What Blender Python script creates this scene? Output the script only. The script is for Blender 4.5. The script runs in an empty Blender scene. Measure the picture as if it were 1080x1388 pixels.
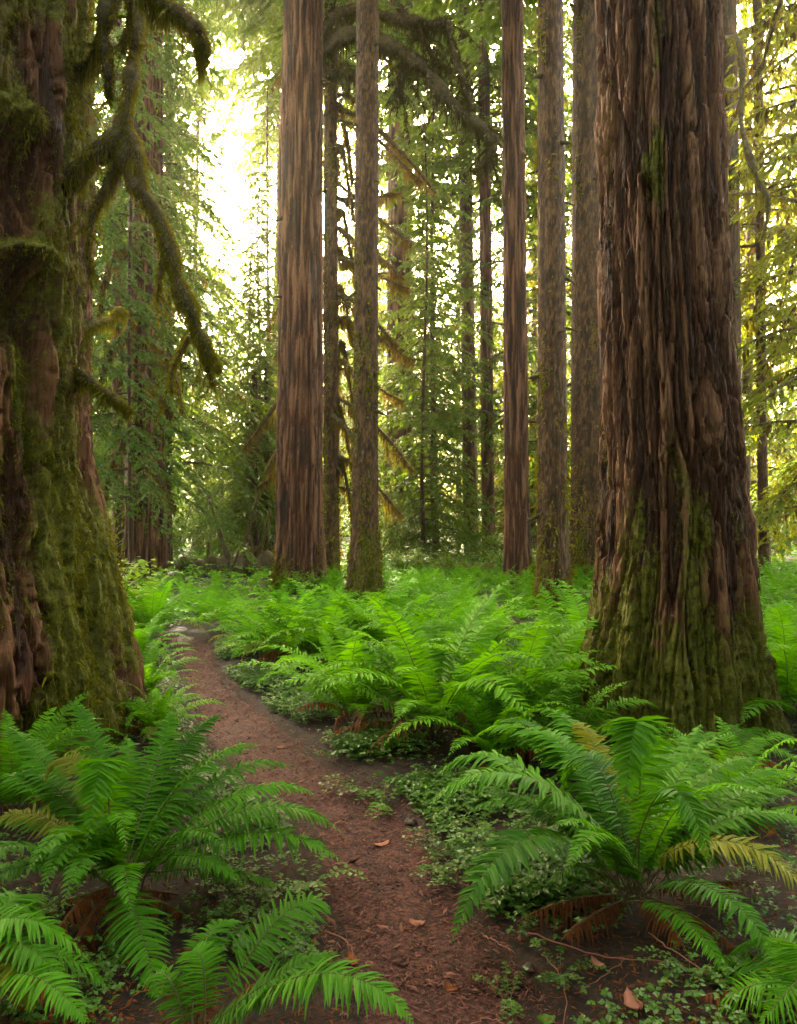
import bpy, math, random
import numpy as np
from mathutils import Vector, Matrix

# ------------------------------------------------------------------ camera, sky, sun, exposure
F, HY, H = 1060.0, 702.0, 1.5          # focal length in photo pixels, horizon row, eye height
sc = bpy.context.scene
C = sc.collection
cam_d = bpy.data.cameras.new('camera')
cam = bpy.data.objects.new('camera', cam_d)
C.objects.link(cam)
cam.location = (0, 0, H)
cam.rotation_euler = (math.pi / 2, 0, 0)
cam_d.sensor_fit = 'VERTICAL'
cam_d.sensor_height = 36.0
cam_d.lens = 36.0 * F / 1388.0
cam_d.shift_y = (HY - 694.0) / 1388.0
cam_d.clip_start = 0.05
cam_d.clip_end = 1500
sc.camera = cam

SUN_EL, SUN_AZ = math.radians(39), math.radians(-8)     # azimuth from +Y towards +X
world = bpy.data.worlds.new('World')
sc.world = world
world.use_nodes = True
wn = world.node_tree
wn.nodes.clear()
sky = wn.nodes.new('ShaderNodeTexSky')
sky.sky_type = 'NISHITA'
sky.sun_disc = False
sky.sun_elevation = SUN_EL
sky.sun_rotation = SUN_AZ
sky.air_density = 1.0
sky.dust_density = 6.0
sky.ozone_density = 0.3
bg = wn.nodes.new('ShaderNodeBackground')
bg.inputs['Strength'].default_value = 0.15
wo = wn.nodes.new('ShaderNodeOutputWorld')
wb = wn.nodes.new('ShaderNodeMix')          # the camera's white balance for open shade
wb.data_type, wb.blend_type = 'RGBA', 'MULTIPLY'
wb.inputs[0].default_value = 1.0
wb.inputs[7].default_value = (1.13, 1.0, .70, 1)
wn.links.new(sky.outputs['Color'], wb.inputs[6])
wn.links.new(wb.outputs[2], bg.inputs['Color'])
wn.links.new(bg.outputs['Background'], wo.inputs['Surface'])

sun_d = bpy.data.lights.new('sun', 'SUN')
sun_d.energy = 3.4
sun_d.angle = math.radians(0.6)
sun_d.color = (1.0, 0.86, 0.64)
sun = bpy.data.objects.new('sun', sun_d)
C.objects.link(sun)
sd = Vector((math.sin(SUN_AZ) * math.cos(SUN_EL), math.cos(SUN_AZ) * math.cos(SUN_EL), math.sin(SUN_EL)))
sun.rotation_euler = (-sd).to_track_quat('-Z', 'Y').to_euler()
sun.location = sd * 80

sc.view_settings.view_transform = 'Standard'
sc.view_settings.look = 'None'
sc.view_settings.gamma = 1.0
sc.view_settings.use_curve_mapping = False
sc.view_settings.exposure = 4.75
cy = sc.cycles
cy.use_denoising = True
cy.max_bounces = 5
cy.diffuse_bounces = 3
cy.glossy_bounces = 2
cy.transmission_bounces = 4
cy.transparent_max_bounces = 4
cy.volume_bounces = 0
cy.sample_clamp_indirect = .2
cy.use_adaptive_sampling = False     # the dim shade would otherwise stop too early
cy.use_light_tree = False

rng = np.random.default_rng(7)
random.seed(7)

# ------------------------------------------------------------------ maths helpers
def W(px, py, Z):
    return np.array([(px - 540.0) / F * Z, Z, H + (HY - py) / F * Z])

def GP(px, py):
    Z = F * H / (py - HY)
    return np.array([(px - 540.0) / F * Z, Z])

def sstep(a, b, x):
    t = np.clip((np.asarray(x, float) - a) / (b - a), 0, 1)
    return t * t * (3 - 2 * t)

def hash_u(*ints):
    h = np.zeros(np.broadcast(*ints).shape, np.uint64)
    for k, i in enumerate(ints):
        h = (h ^ (np.asarray(i).astype(np.int64).astype(np.uint64) * np.uint64((0x9E3779B97F4A7C15, 0xC2B2AE3D27D4EB4F, 0x165667B19E3779F9, 0xD6E8FEB86659FD93)[k % 4])))
        h = (h ^ (h >> np.uint64(29))) * np.uint64(0xBF58476D1CE4E5B9)
        h = h ^ (h >> np.uint64(32))
    return (h & np.uint64(0xFFFFFF)).astype(np.float64) / float(0x1000000)

np.seterr(over='ignore')

def noise3(x, y, z, seed=0):
    x, y, z = np.broadcast_arrays(np.asarray(x, float), np.asarray(y, float), np.asarray(z, float))
    xi, yi, zi = np.floor(x), np.floor(y), np.floor(z)
    fx, fy, fz = x - xi, y - yi, z - zi
    ux, uy, uz = [f * f * f * (f * (f * 6 - 15) + 10) for f in (fx, fy, fz)]
    out = 0
    for dx in (0, 1):
        for dy in (0, 1):
            for dz in (0, 1):
                v = hash_u(xi + dx, yi + dy, zi + dz, np.full_like(xi, seed)) * 2 - 1
                out = out + v * (ux if dx else 1 - ux) * (uy if dy else 1 - uy) * (uz if dz else 1 - uz)
    return out

def fbm(x, y, z, seed=0, octs=3):
    s, a, t = 0, 1, 0
    for o in range(octs):
        s = s + a * noise3(x * 2 ** o, y * 2 ** o, z * 2 ** o, seed + o)
        t += a
        a *= .5
    return s / t

def worley(u, v, per, seed):
    iu, iv = np.floor(u), np.floor(v)
    f1 = np.full(u.shape, 9.0)
    f2 = f1.copy()
    idv = np.zeros(u.shape)
    for du in (-1, 0, 1):
        for dv in (-1, 0, 1):
            cu, cv = iu + du, iv + dv
            hu = np.mod(cu, per)
            a = hash_u(hu, cv, np.full_like(cu, seed))
            b = hash_u(hu, cv, np.full_like(cu, seed + 17))
            d = np.hypot(cu + .15 + .7 * a - u, cv + .1 + .8 * b - v)
            m = d < f1
            f2 = np.where(m, f1, np.minimum(f2, d))
            idv = np.where(m, a * .5 + b * .5, idv)
            f1 = np.where(m, d, f1)
    return f1, f2, idv

def pnoise(u, v, per, seed):
    """gradient noise on a sheet that closes after per cells in u"""
    iu, iv = np.floor(u), np.floor(v)
    fu, fv = u - iu, v - iv
    wu, wv = [f * f * f * (f * (f * 6 - 15) + 10) for f in (fu, fv)]
    out = 0
    for du in (0, 1):
        for dv in (0, 1):
            a = hash_u(np.mod(iu + du, per), iv + dv, np.full_like(iu, seed)) * 2 * math.pi
            g = np.cos(a) * (fu - du) + np.sin(a) * (fv - dv)
            out = out + g * (wu if du else 1 - wu) * (wv if dv else 1 - wv)
    return out * 1.5

def catmull(P, n):
    P = np.asarray(P, float)
    Q = np.vstack([2 * P[0] - P[1], P, 2 * P[-1] - P[-2]])
    out = []
    m = len(P) - 1
    for t in np.linspace(0, m, n):
        i = min(int(t), m - 1)
        f = t - i
        a, b, c, d = Q[i], Q[i + 1], Q[i + 2], Q[i + 3]
        out.append(.5 * (2 * b + (c - a) * f + (2 * a - 5 * b + 4 * c - d) * f * f + (3 * b - a - 3 * c + d) * f ** 3))
    return np.array(out)

def nrm(v):
    return v / np.maximum(np.linalg.norm(v, axis=-1, keepdims=True), 1e-9)

# ------------------------------------------------------------------ mesh helpers
def mesh(name, V, faces, mats, smooth=True, attrs=None, mat_idx=None):
    """faces: list of int arrays (n,3) or (n,4)"""
    me = bpy.data.meshes.new(name)
    V = np.ascontiguousarray(V, np.float32)
    faces = [np.asarray(f, np.int32) for f in faces if len(f)]
    nl = sum(f.size for f in faces)
    nf = sum(len(f) for f in faces)
    me.vertices.add(len(V))
    me.vertices.foreach_set('co', V.ravel())
    me.loops.add(nl)
    me.loops.foreach_set('vertex_index', np.concatenate([f.ravel() for f in faces]))
    me.polygons.add(nf)
    starts, o = [], 0
    for f in faces:
        starts.append(o + np.arange(len(f)) * f.shape[1])
        o += f.size
    me.polygons.foreach_set('loop_start', np.concatenate(starts).astype(np.int32))
    if mat_idx is not None:
        me.polygons.foreach_set('material_index', np.asarray(mat_idx, np.int32))
    me.polygons.foreach_set('use_smooth', np.full(nf, smooth, bool))
    for m in (mats if isinstance(mats, (list, tuple)) else [mats]):
        me.materials.append(m)
    for k, a in (attrs or {}).items():
        at = me.attributes.new(k, 'FLOAT', 'POINT')
        at.data.foreach_set('value', np.ascontiguousarray(a, np.float32))
    me.update(calc_edges=True)
    return me

def obj(name, me, parent=None, loc=(0, 0, 0), rot=(0, 0, 0), scale=(1, 1, 1)):
    o = bpy.data.objects.new(name, me)
    C.objects.link(o)
    o.location = loc
    o.rotation_euler = rot
    o.scale = scale if hasattr(scale, '__len__') else (scale,) * 3
    if parent is not None:
        o.parent = parent
    return o

def thing(name, label, cat, loc=(0, 0, 0), rotz=0, group=None, scale=1.0):
    o = bpy.data.objects.new(name, None)
    C.objects.link(o)
    o.empty_display_size = .2
    o.location = loc
    o.rotation_euler = (0, 0, rotz)
    o.scale = (scale,) * 3
    tag(o, label, cat, group)
    return o

def tag(o, label=None, cat=None, group=None, kind=None):
    if label: o['label'] = label
    if cat: o['category'] = cat
    if group: o['group'] = group
    if kind: o['kind'] = kind
    return o

class Acc:
    """collects geometry for one mesh"""
    def __init__(s):
        s.v, s.q, s.t, s.n, s.a = [], [], [], 0, []
    def add(s, V, quads=None, tris=None, tint=0.5):
        V = np.asarray(V, float).reshape(-1, 3)
        if quads is not None and len(quads): s.q.append(np.asarray(quads) + s.n)
        if tris is not None and len(tris): s.t.append(np.asarray(tris) + s.n)
        s.v.append(V)
        s.a.append(np.broadcast_to(np.asarray(tint, float), (len(V),)))
        s.n += len(V)
    def mesh(s, name, mats, smooth=True):
        fs = []
        if s.q: fs.append(np.vstack(s.q))
        if s.t: fs.append(np.vstack(s.t))
        return mesh(name, np.vstack(s.v), fs, mats, smooth, {'tint': np.concatenate(s.a)})

def tube(P, R, n=8, seed=0, rough=0.0, cap=True):
    P = np.asarray(P, float)
    R = np.broadcast_to(np.asarray(R, float), (len(P),))
    T = nrm(np.gradient(P, axis=0))
    ref = np.array([0, 0, 1.0]) if abs(T[:, 2]).mean() < .8 else np.array([1.0, 0, 0])
    S = nrm(np.cross(T, ref))
    N = np.cross(S, T)
    a = np.linspace(0, 2 * math.pi, n, endpoint=False)
    V = P[:, None, :] + (S[:, None, :] * np.cos(a)[None, :, None] + N[:, None, :] * np.sin(a)[None, :, None]) * R[:, None, None]
    if rough:
        k = noise3(V[..., 0] / rough * .35, V[..., 1] / rough * .35, V[..., 2] / rough * .35, seed)
        V = P[:, None, :] + (V - P[:, None, :]) * (1 + .35 * k)[..., None]
    m = len(P)
    i = np.arange(m - 1)[:, None] * n
    j = np.arange(n)[None, :]
    j2 = (j + 1) % n
    q = np.stack([i + j, i + j2, i + n + j2, i + n + j], -1).reshape(-1, 4)
    V = V.reshape(-1, 3)
    t = []
    if cap:
        V = np.vstack([V, P[-1] + T[-1] * R[-1] * .6, P[0] - T[0] * R[0] * .2])
        b = (m - 1) * n
        t = [[b + k, b + (k + 1) % n, m * n] for k in range(n)] + [[(k + 1) % n, k, m * n + 1] for k in range(n)]
    return V, q, t

def leaves(base, d, side, L, Wd, drop=0.0, fold=0.0):
    """kite leaves: arrays (n,3); returns V, quads"""
    L = np.asarray(L, float).reshape(-1, 1)
    Wd = np.asarray(Wd, float).reshape(-1, 1)
    dn = np.array([0, 0, -1.0])
    mid = base + d * L * .45
    tip = base + d * L + dn * L * drop
    V = np.stack([base, mid + side * Wd + dn * fold * Wd, tip, mid - side * Wd + dn * fold * Wd], 1)
    n = len(base)
    q = np.arange(n)[:, None] * 4 + np.arange(4)[None, :]
    return V.reshape(-1, 3), q

# ------------------------------------------------------------------ materials
def new_mat(name):
    m = bpy.data.materials.new(name)
    m.use_nodes = True
    nt = m.node_tree
    nt.nodes.clear()
    return m, nt, nt.nodes, nt.links

def N(ns, t, **kw):
    n = ns.new(t)
    for k, v in kw.items():
        if k.startswith('i_'):
            n.inputs[k[2:].replace('_', ' ')].default_value = v
        else:
            setattr(n, k, v)
    return n

def ramp(ns, stops):
    r = ns.new('ShaderNodeValToRGB')
    el = r.color_ramp.elements
    while len(el) < len(stops): el.new(.5)
    for e, (p, c) in zip(el, stops):
        e.position = p
        e.color = (*c, 1)
    return r

def leaf_mat(name, dark, light, trans=0.45, rough=0.45, spec=0.3, tcol=None):
    m, nt, ns, ln = new_mat(name)
    at = N(ns, 'ShaderNodeAttribute', attribute_name='tint')
    oi = N(ns, 'ShaderNodeObjectInfo')
    geo = N(ns, 'ShaderNodeNewGeometry')
    nz = N(ns, 'ShaderNodeTexNoise')
    nz.inputs['Scale'].default_value = 1.3
    nz.inputs['Detail'].default_value = 3
    ln.new(geo.outputs['Position'], nz.inputs['Vector'])
    a1 = N(ns, 'ShaderNodeMath', operation='MULTIPLY_ADD')
    a1.inputs[1].default_value = .45
    ln.new(at.outputs['Fac'], a1.inputs[0])
    a2 = N(ns, 'ShaderNodeMath', operation='MULTIPLY')
    a2.inputs[1].default_value = .36
    ln.new(oi.outputs['Random'], a2.inputs[0])
    ln.new(a2.outputs[0], a1.inputs[2])
    a3 = N(ns, 'ShaderNodeMath', operation='MULTIPLY_ADD')
    a3.inputs[1].default_value = .5
    ln.new(nz.outputs['Fac'], a3.inputs[0])
    ln.new(a1.outputs[0], a3.inputs[2])
    r = ramp(ns, [(.2, dark), (.85, light)])
    ln.new(a3.outputs[0], r.inputs['Fac'])
    pb = N(ns, 'ShaderNodeBsdfPrincipled')
    pb.inputs['Roughness'].default_value = rough
    pb.inputs['Specular IOR Level'].default_value = spec
    tr = N(ns, 'ShaderNodeBsdfTranslucent')
    mx = N(ns, 'ShaderNodeMixShader')
    mx.inputs[0].default_value = trans
    out = N(ns, 'ShaderNodeOutputMaterial')
    ln.new(r.outputs['Color'], pb.inputs['Base Color'])
    if tcol:
        mc = N(ns, 'ShaderNodeMix', data_type='RGBA', blend_type='MULTIPLY')
        mc.inputs[0].default_value = 1
        mc.inputs[7].default_value = (*tcol, 1)
        ln.new(r.outputs['Color'], mc.inputs[6])
        ln.new(mc.outputs[2], tr.inputs['Color'])
    else:
        ln.new(r.outputs['Color'], tr.inputs['Color'])
    ln.new(pb.outputs[0], mx.inputs[1])
    ln.new(tr.outputs[0], mx.inputs[2])
    ln.new(mx.outputs[0], out.inputs['Surface'])
    return m

def bark_mat(name, c1, c2, c3, moss_on=True, fib=34.0, fz=2.2, moss_c=((.018, .020, .002), (.15, .14, .008)), rough=.60, bump=.6):
    m, nt, ns, ln = new_mat(name)
    tc = N(ns, 'ShaderNodeTexCoord')
    mp = N(ns, 'ShaderNodeMapping')
    mp.inputs['Scale'].default_value = (fib, fib, fz)
    ln.new(tc.outputs['Object'], mp.inputs['Vector'])
    n1 = N(ns, 'ShaderNodeTexNoise')
    n1.inputs['Scale'].default_value = 1
    n1.inputs['Detail'].default_value = 6
    n1.inputs['Roughness'].default_value = .65
    n1.inputs['Distortion'].default_value = .4
    ln.new(mp.outputs[0], n1.inputs['Vector'])
    n2 = N(ns, 'ShaderNodeTexNoise')
    n2.inputs['Scale'].default_value = 2.2
    n2.inputs['Detail'].default_value = 4
    ln.new(tc.outputs['Object'], n2.inputs['Vector'])
    pl = N(ns, 'ShaderNodeAttribute', attribute_name='tint')
    s = N(ns, 'ShaderNodeMath', operation='MULTIPLY_ADD')
    s.inputs[1].default_value = .8
    ln.new(n1.outputs['Fac'], s.inputs[0])
    s2 = N(ns, 'ShaderNodeMath', operation='MULTIPLY_ADD')
    s2.inputs[1].default_value = .4
    s2.inputs[2].default_value = -.1
    ln.new(pl.outputs['Fac'], s2.inputs[0])
    ln.new(s2.outputs[0], s.inputs[2])
    r = ramp(ns, [(.34, c1), (.50, c2), (.66, c3)])
    ln.new(s.outputs[0], r.inputs['Fac'])
    col = r.outputs['Color']
    bh = n1.outputs['Fac']
    if moss_on:
        ma = N(ns, 'ShaderNodeAttribute', attribute_name='moss')
        n3 = N(ns, 'ShaderNodeTexNoise')
        n3.inputs['Scale'].default_value = 24
        n3.inputs['Detail'].default_value = 6
        n3.inputs['Roughness'].default_value = .7
        ln.new(tc.outputs['Object'], n3.inputs['Vector'])
        ad = N(ns, 'ShaderNodeMath', operation='ADD')
        ln.new(ma.outputs['Fac'], ad.inputs[0])
        ln.new(n3.outputs['Fac'], ad.inputs[1])
        mr = N(ns, 'ShaderNodeMapRange', interpolation_type='SMOOTHSTEP')
        mr.inputs['From Min'].default_value = .88
        mr.inputs['From Max'].default_value = 1.12
        ln.new(ad.outputs[0], mr.inputs['Value'])
        mcr = ramp(ns, [(.3, moss_c[0]), (.7, moss_c[1])])
        ln.new(n3.outputs['Fac'], mcr.inputs['Fac'])
        mx = N(ns, 'ShaderNodeMix', data_type='RGBA')
        ln.new(mr.outputs[0], mx.inputs[0])
        ln.new(col, mx.inputs[6])
        ln.new(mcr.outputs[0], mx.inputs[7])
        col = mx.outputs[2]
        bm = N(ns, 'ShaderNodeMix', data_type='FLOAT')
        ln.new(mr.outputs[0], bm.inputs[0])
        ln.new(bh, bm.inputs[2])
        ln.new(n3.outputs['Fac'], bm.inputs[3])
        bh = bm.outputs[0]
    b = N(ns, 'ShaderNodeBump')
    b.inputs['Strength'].default_value = bump
    b.inputs['Distance'].default_value = .02
    ln.new(bh, b.inputs['Height'])
    pb = N(ns, 'ShaderNodeBsdfPrincipled')
    pb.inputs['Roughness'].default_value = rough
    pb.inputs['Specular IOR Level'].default_value = .16
    ln.new(col, pb.inputs['Base Color'])
    ln.new(b.outputs[0], pb.inputs['Normal'])
    out = N(ns, 'ShaderNodeOutputMaterial')
    ln.new(pb.outputs[0], out.inputs['Surface'])
    return m

def ground_mat(name, stops, sc1=9.0, sc2=70.0, bump=.7, rough=.85):
    m, nt, ns, ln = new_mat(name)
    geo = N(ns, 'ShaderNodeNewGeometry')
    n1 = N(ns, 'ShaderNodeTexNoise')
    n1.inputs['Scale'].default_value = sc1
    n1.inputs['Detail'].default_value = 8
    n1.inputs['Roughness'].default_value = .72
    ln.new(geo.outputs['Position'], n1.inputs['Vector'])
    v = N(ns, 'ShaderNodeTexVoronoi', feature='F1')
    v.inputs['Scale'].default_value = sc2
    ln.new(geo.outputs['Position'], v.inputs['Vector'])
    mx = N(ns, 'ShaderNodeMath', operation='MULTIPLY_ADD')
    mx.inputs[1].default_value = .35
    sep = N(ns, 'ShaderNodeSeparateColor')
    ln.new(v.outputs['Color'], sep.inputs[0])
    ln.new(sep.outputs[0], mx.inputs[0])
    a = N(ns, 'ShaderNodeMath', operation='MULTIPLY')
    a.inputs[1].default_value = .75
    ln.new(n1.outputs['Fac'], a.inputs[0])
    ln.new(a.outputs[0], mx.inputs[2])
    r = ramp(ns, stops)
    ln.new(mx.outputs[0], r.inputs['Fac'])
    b = N(ns, 'ShaderNodeBump')
    b.inputs['Strength'].default_value = bump
    b.inputs['Distance'].default_value = .02
    ln.new(mx.outputs[0], b.inputs['Height'])
    pb = N(ns, 'ShaderNodeBsdfPrincipled')
    pb.inputs['Roughness'].default_value = rough
    pb.inputs['Specular IOR Level'].default_value = .25
    ln.new(r.outputs['Color'], pb.inputs['Base Color'])
    ln.new(b.outputs[0], pb.inputs['Normal'])
    out = N(ns, 'ShaderNodeOutputMaterial')
    ln.new(pb.outputs[0], out.inputs['Surface'])
    return m

M = {}
M['fern'] = leaf_mat('fern_green', (.012, .060, .001), (.078, .25, .002), trans=.42, rough=.5, spec=.16, tcol=(1.25, 1.15, .4))
M['fern_far'] = leaf_mat('fern_bright', (.026, .10, .001), (.125, .33, .002), trans=.45, rough=.55, spec=.14, tcol=(1.15, 1.15, .45))
M['fern_old'] = leaf_mat('fern_old_yellowing', (.045, .070, .002), (.19, .20, .006), trans=.42, rough=.5, spec=.16, tcol=(1.2, 1.1, .4))
M['rachis'] = leaf_mat('fern_stalk', (.05, .035, .012), (.10, .085, .025), trans=.1, rough=.5)
M['dead'] = leaf_mat('dead_fern', (.020, .006, .002), (.23, .068, .017), trans=.25, rough=.7, spec=.1)
M['sorrel'] = leaf_mat('sorrel_leaf', (.014, .050, .002), (.065, .17, .005), trans=.35, rough=.4, spec=.35)
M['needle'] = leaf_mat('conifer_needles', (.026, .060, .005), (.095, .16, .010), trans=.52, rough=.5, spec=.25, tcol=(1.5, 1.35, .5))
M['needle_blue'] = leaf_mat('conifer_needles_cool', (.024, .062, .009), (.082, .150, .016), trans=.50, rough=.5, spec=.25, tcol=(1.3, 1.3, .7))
M['needle_sunlit'] = leaf_mat('conifer_needles_sunlit', (.046, .080, .006), (.15, .20, .014), trans=.52, rough=.5, spec=.2, tcol=(1.6, 1.25, .4))  # golden sunlight is put into the needle colour here
M['maple'] = leaf_mat('shrub_leaf', (.05, .12, .012), (.16, .27, .025), trans=.5, rough=.45, spec=.25, tcol=(1.3, 1.15, .4))
M['moss'] = leaf_mat('moss', (.022, .025, .002), (.15, .14, .010), trans=.35, rough=.9, spec=.05, tcol=(1.5, 1.3, .5))
M['moss_dark'] = leaf_mat('moss_dark', (.012, .012, .002), (.060, .052, .007), trans=.18, rough=.9, spec=.05, tcol=(1.4, 1.2, .5))
M['moss_hang'] = leaf_mat('hanging_moss', (.032, .028, .005), (.14, .105, .020), trans=.45, rough=.9, spec=.05, tcol=(1.5, 1.2, .5))
M['chip'] = leaf_mat('bark_chip', (.014, .0045, .0028), (.27, .105, .070), trans=.0, rough=.75, spec=.2)
M['fibre'] = leaf_mat('bark_fibre', (.025, .009, .004), (.15, .078, .042), trans=.0, rough=.7, spec=.2)
M['bark_right'] = bark_mat('bark_right_giant', (.016, .0045, .0015), (.072, .023, .008), (.20, .090, .042), fib=75, fz=3.5, bump=.9)
M['bark_left'] = bark_mat('bark_left_giant', (.018, .0055, .0015), (.066, .021, .007), (.15, .062, .026), fib=60, fz=3.0, bump=.9)
M['bark_red'] = bark_mat('bark_red', (.015, .005, .0018), (.066, .022, .008), (.165, .072, .033), fib=42, fz=0.8, bump=.9)
M['bark_brown'] = bark_mat('bark_brown', (.014, .006, .0015), (.056, .024, .008), (.135, .068, .024), fib=38, fz=9.0)
M['bark_far'] = bark_mat('bark_far', (.020, .009, .0035), (.055, .026, .011), (.11, .060, .030), fib=20, fz=2.0, moss_on=False)
M['wood'] = bark_mat('mossy_wood', (.035, .026, .014), (.07, .052, .024), (.12, .095, .035), fib=12, fz=12, moss_on=False, rough=.85)
M['ground'] = ground_mat('forest_floor_duff', [(.25, (.003, .0015, .0008)), (.5, (.009, .004, .002)), (.75, (.028, .011, .005))], sc1=6, sc2=60)
M['path'] = ground_mat('path_duff', [(.26, (.005, .0016, .0012)), (.5, (.030, .0088, .0066)), (.76, (.105, .034, .025))], sc1=14, sc2=90, bump=.9)
M['stone'] = ground_mat('stone_grey', [(.3, (.03, .024, .02)), (.7, (.09, .075, .065))], sc1=20, sc2=50, bump=.4)

# ------------------------------------------------------------------ ground and path
edges_px = [(1388, 462, 752), (1300, 450, 690), (1200, 436, 632), (1100, 398, 556), (1050, 335, 490), (1000, 282, 415),
            (950, 262, 340), (915, 248, 303), (885, 238, 292), (868, 222, 284)]
PL, PR = [], []
PL.append([-.17, .6]); PR.append([.72, .6])
for y, a, b in edges_px:
    PL.append(GP(a, y)); PR.append(GP(b, y))
for dx, dy in ((-3.35, 10.2), (-4.6, 10.9), (-7.0, 11.6), (-9.5, 12.0)):
    PL.append([dx - .27, dy]); PR.append([dx + .27, dy])
PL, PR = np.array(PL), np.array(PR)
nP = 260
PLs, PRs = catmull(np.c_[PL, np.zeros(len(PL))], nP)[:, :2], catmull(np.c_[PR, np.zeros(len(PR))], nP)[:, :2]
PC, PWd = (PLs + PRs) / 2, np.linalg.norm(PRs - PLs, axis=1) / 2

def path_dist(x, y):
    """signed distance to the path's edge, negative on the path"""
    x, y = np.asarray(x, float), np.asarray(y, float)
    sh = x.shape
    x, y = x.ravel(), y.ravel()
    best = np.full(len(x), 1e9)
    for k in range(0, nP):
        best = np.minimum(best, np.hypot(x - PC[k, 0], y - PC[k, 1]) - PWd[k])
    return best.reshape(sh)

def gz(x, y):
    x, y = np.asarray(x, float), np.asarray(y, float)
    d = path_dist(x, y)
    h = .05 * noise3(x * .7, y * .7, 0 * x, 3) + .02 * noise3(x * 2.1, y * 2.1, 0 * x, 4)
    far = sstep(25, 60, np.hypot(x, y))
    return h * (1 - far) - .045 * (1 - sstep(-.15, .15, d)) + .03 * sstep(.05, .5, d) + far * (.5 * noise3(x * .05, y * .05, 0 * x, 5))

def axis(lo, hi, a, b, fine, coarse):
    mid = np.arange(a, b, fine)
    k = np.linspace(0, 1, coarse)[1:] ** 2
    return np.concatenate([(a - (a - lo) * k)[::-1], mid, b + (hi - b) * k])

gx, gy = axis(-170, 170, -6, 6, .09, 40), axis(-30, 190, 1.2, 16, .09, 50)
X, Y = np.meshgrid(gx, gy)
Zg = gz(X, Y)
fine = (np.abs(X) < 7) & (Y < 17)
Zg = Zg + np.where(fine, .012 * noise3(X * 9, Y * 9, 0 * X, 8), 0) * sstep(.0, .2, path_dist(X, Y))
V = np.stack([X, Y, Zg], -1).reshape(-1, 3)
nx, ny = len(gx), len(gy)
i = np.arange(ny - 1)[:, None] * nx
j = np.arange(nx - 1)[None, :]
Q = np.stack([i + j, i + j + 1, i + nx + j + 1, i + nx + j], -1).reshape(-1, 4)
tag(obj('forest_floor', mesh('forest_floor', V, [Q], M['ground'])), 'dark brown forest floor of soil and needle duff', kind='structure')

ncr = 22
s = np.linspace(-1, 1, ncr)
pts = np.linspace(0, nP - 1, 420)
pc = np.stack([np.interp(pts, np.arange(nP), PC[:, k]) for k in (0, 1)], 1)
pe = np.stack([np.interp(pts, np.arange(nP), PRs[:, k] - PC[:, k]) for k in (0, 1)], 1)
wob = 1 + .10 * noise3(pts * .21, 0 * pts, 0 * pts, 21)[:, None] + .05 * noise3(pts * .6, 0 * pts, 0 * pts, 22)[:, None]
XY = pc[:, None, :] + pe[:, None, :] * (s[None, :, None] * 0.96 * wob[:, None, :])
Zp = gz(XY[..., 0], XY[..., 1]) + .016 - .040 * np.abs(s)[None, :] ** 6 + .010 * fbm(XY[..., 0] * 6, XY[..., 1] * 6, 0 * XY[..., 0], 30)
V = np.concatenate([XY, Zp[..., None]], -1).reshape(-1, 3)
i = np.arange(len(pts) - 1)[:, None] * ncr
j = np.arange(ncr - 1)[None, :]
Q = np.stack([i + j, i + j + 1, i + ncr + j + 1, i + ncr + j], -1).reshape(-1, 4)
tag(obj('footpath', mesh('footpath', V, [Q], M['path'])), 'narrow reddish brown dirt footpath winding between ferns', kind='structure')

# ------------------------------------------------------------------ trunks
def surf_theta(px, py, cx, cyy, r):
    """angle and height where the ray of a photo pixel meets a cylinder"""
    dx, dz = (px - 540.0) / F, (HY - py) / F
    # (t*dx-cx)^2+(t-cy)^2=r^2
    a, b, c = dx * dx + 1, -2 * (dx * cx + cyy), cx * cx + cyy * cyy - r * r
    disc = max(b * b - 4 * a * c, 0)
    t = (-b - math.sqrt(disc)) / (2 * a)
    return math.atan2(t - cyy, t * dx - cx), H + dz * t

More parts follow.
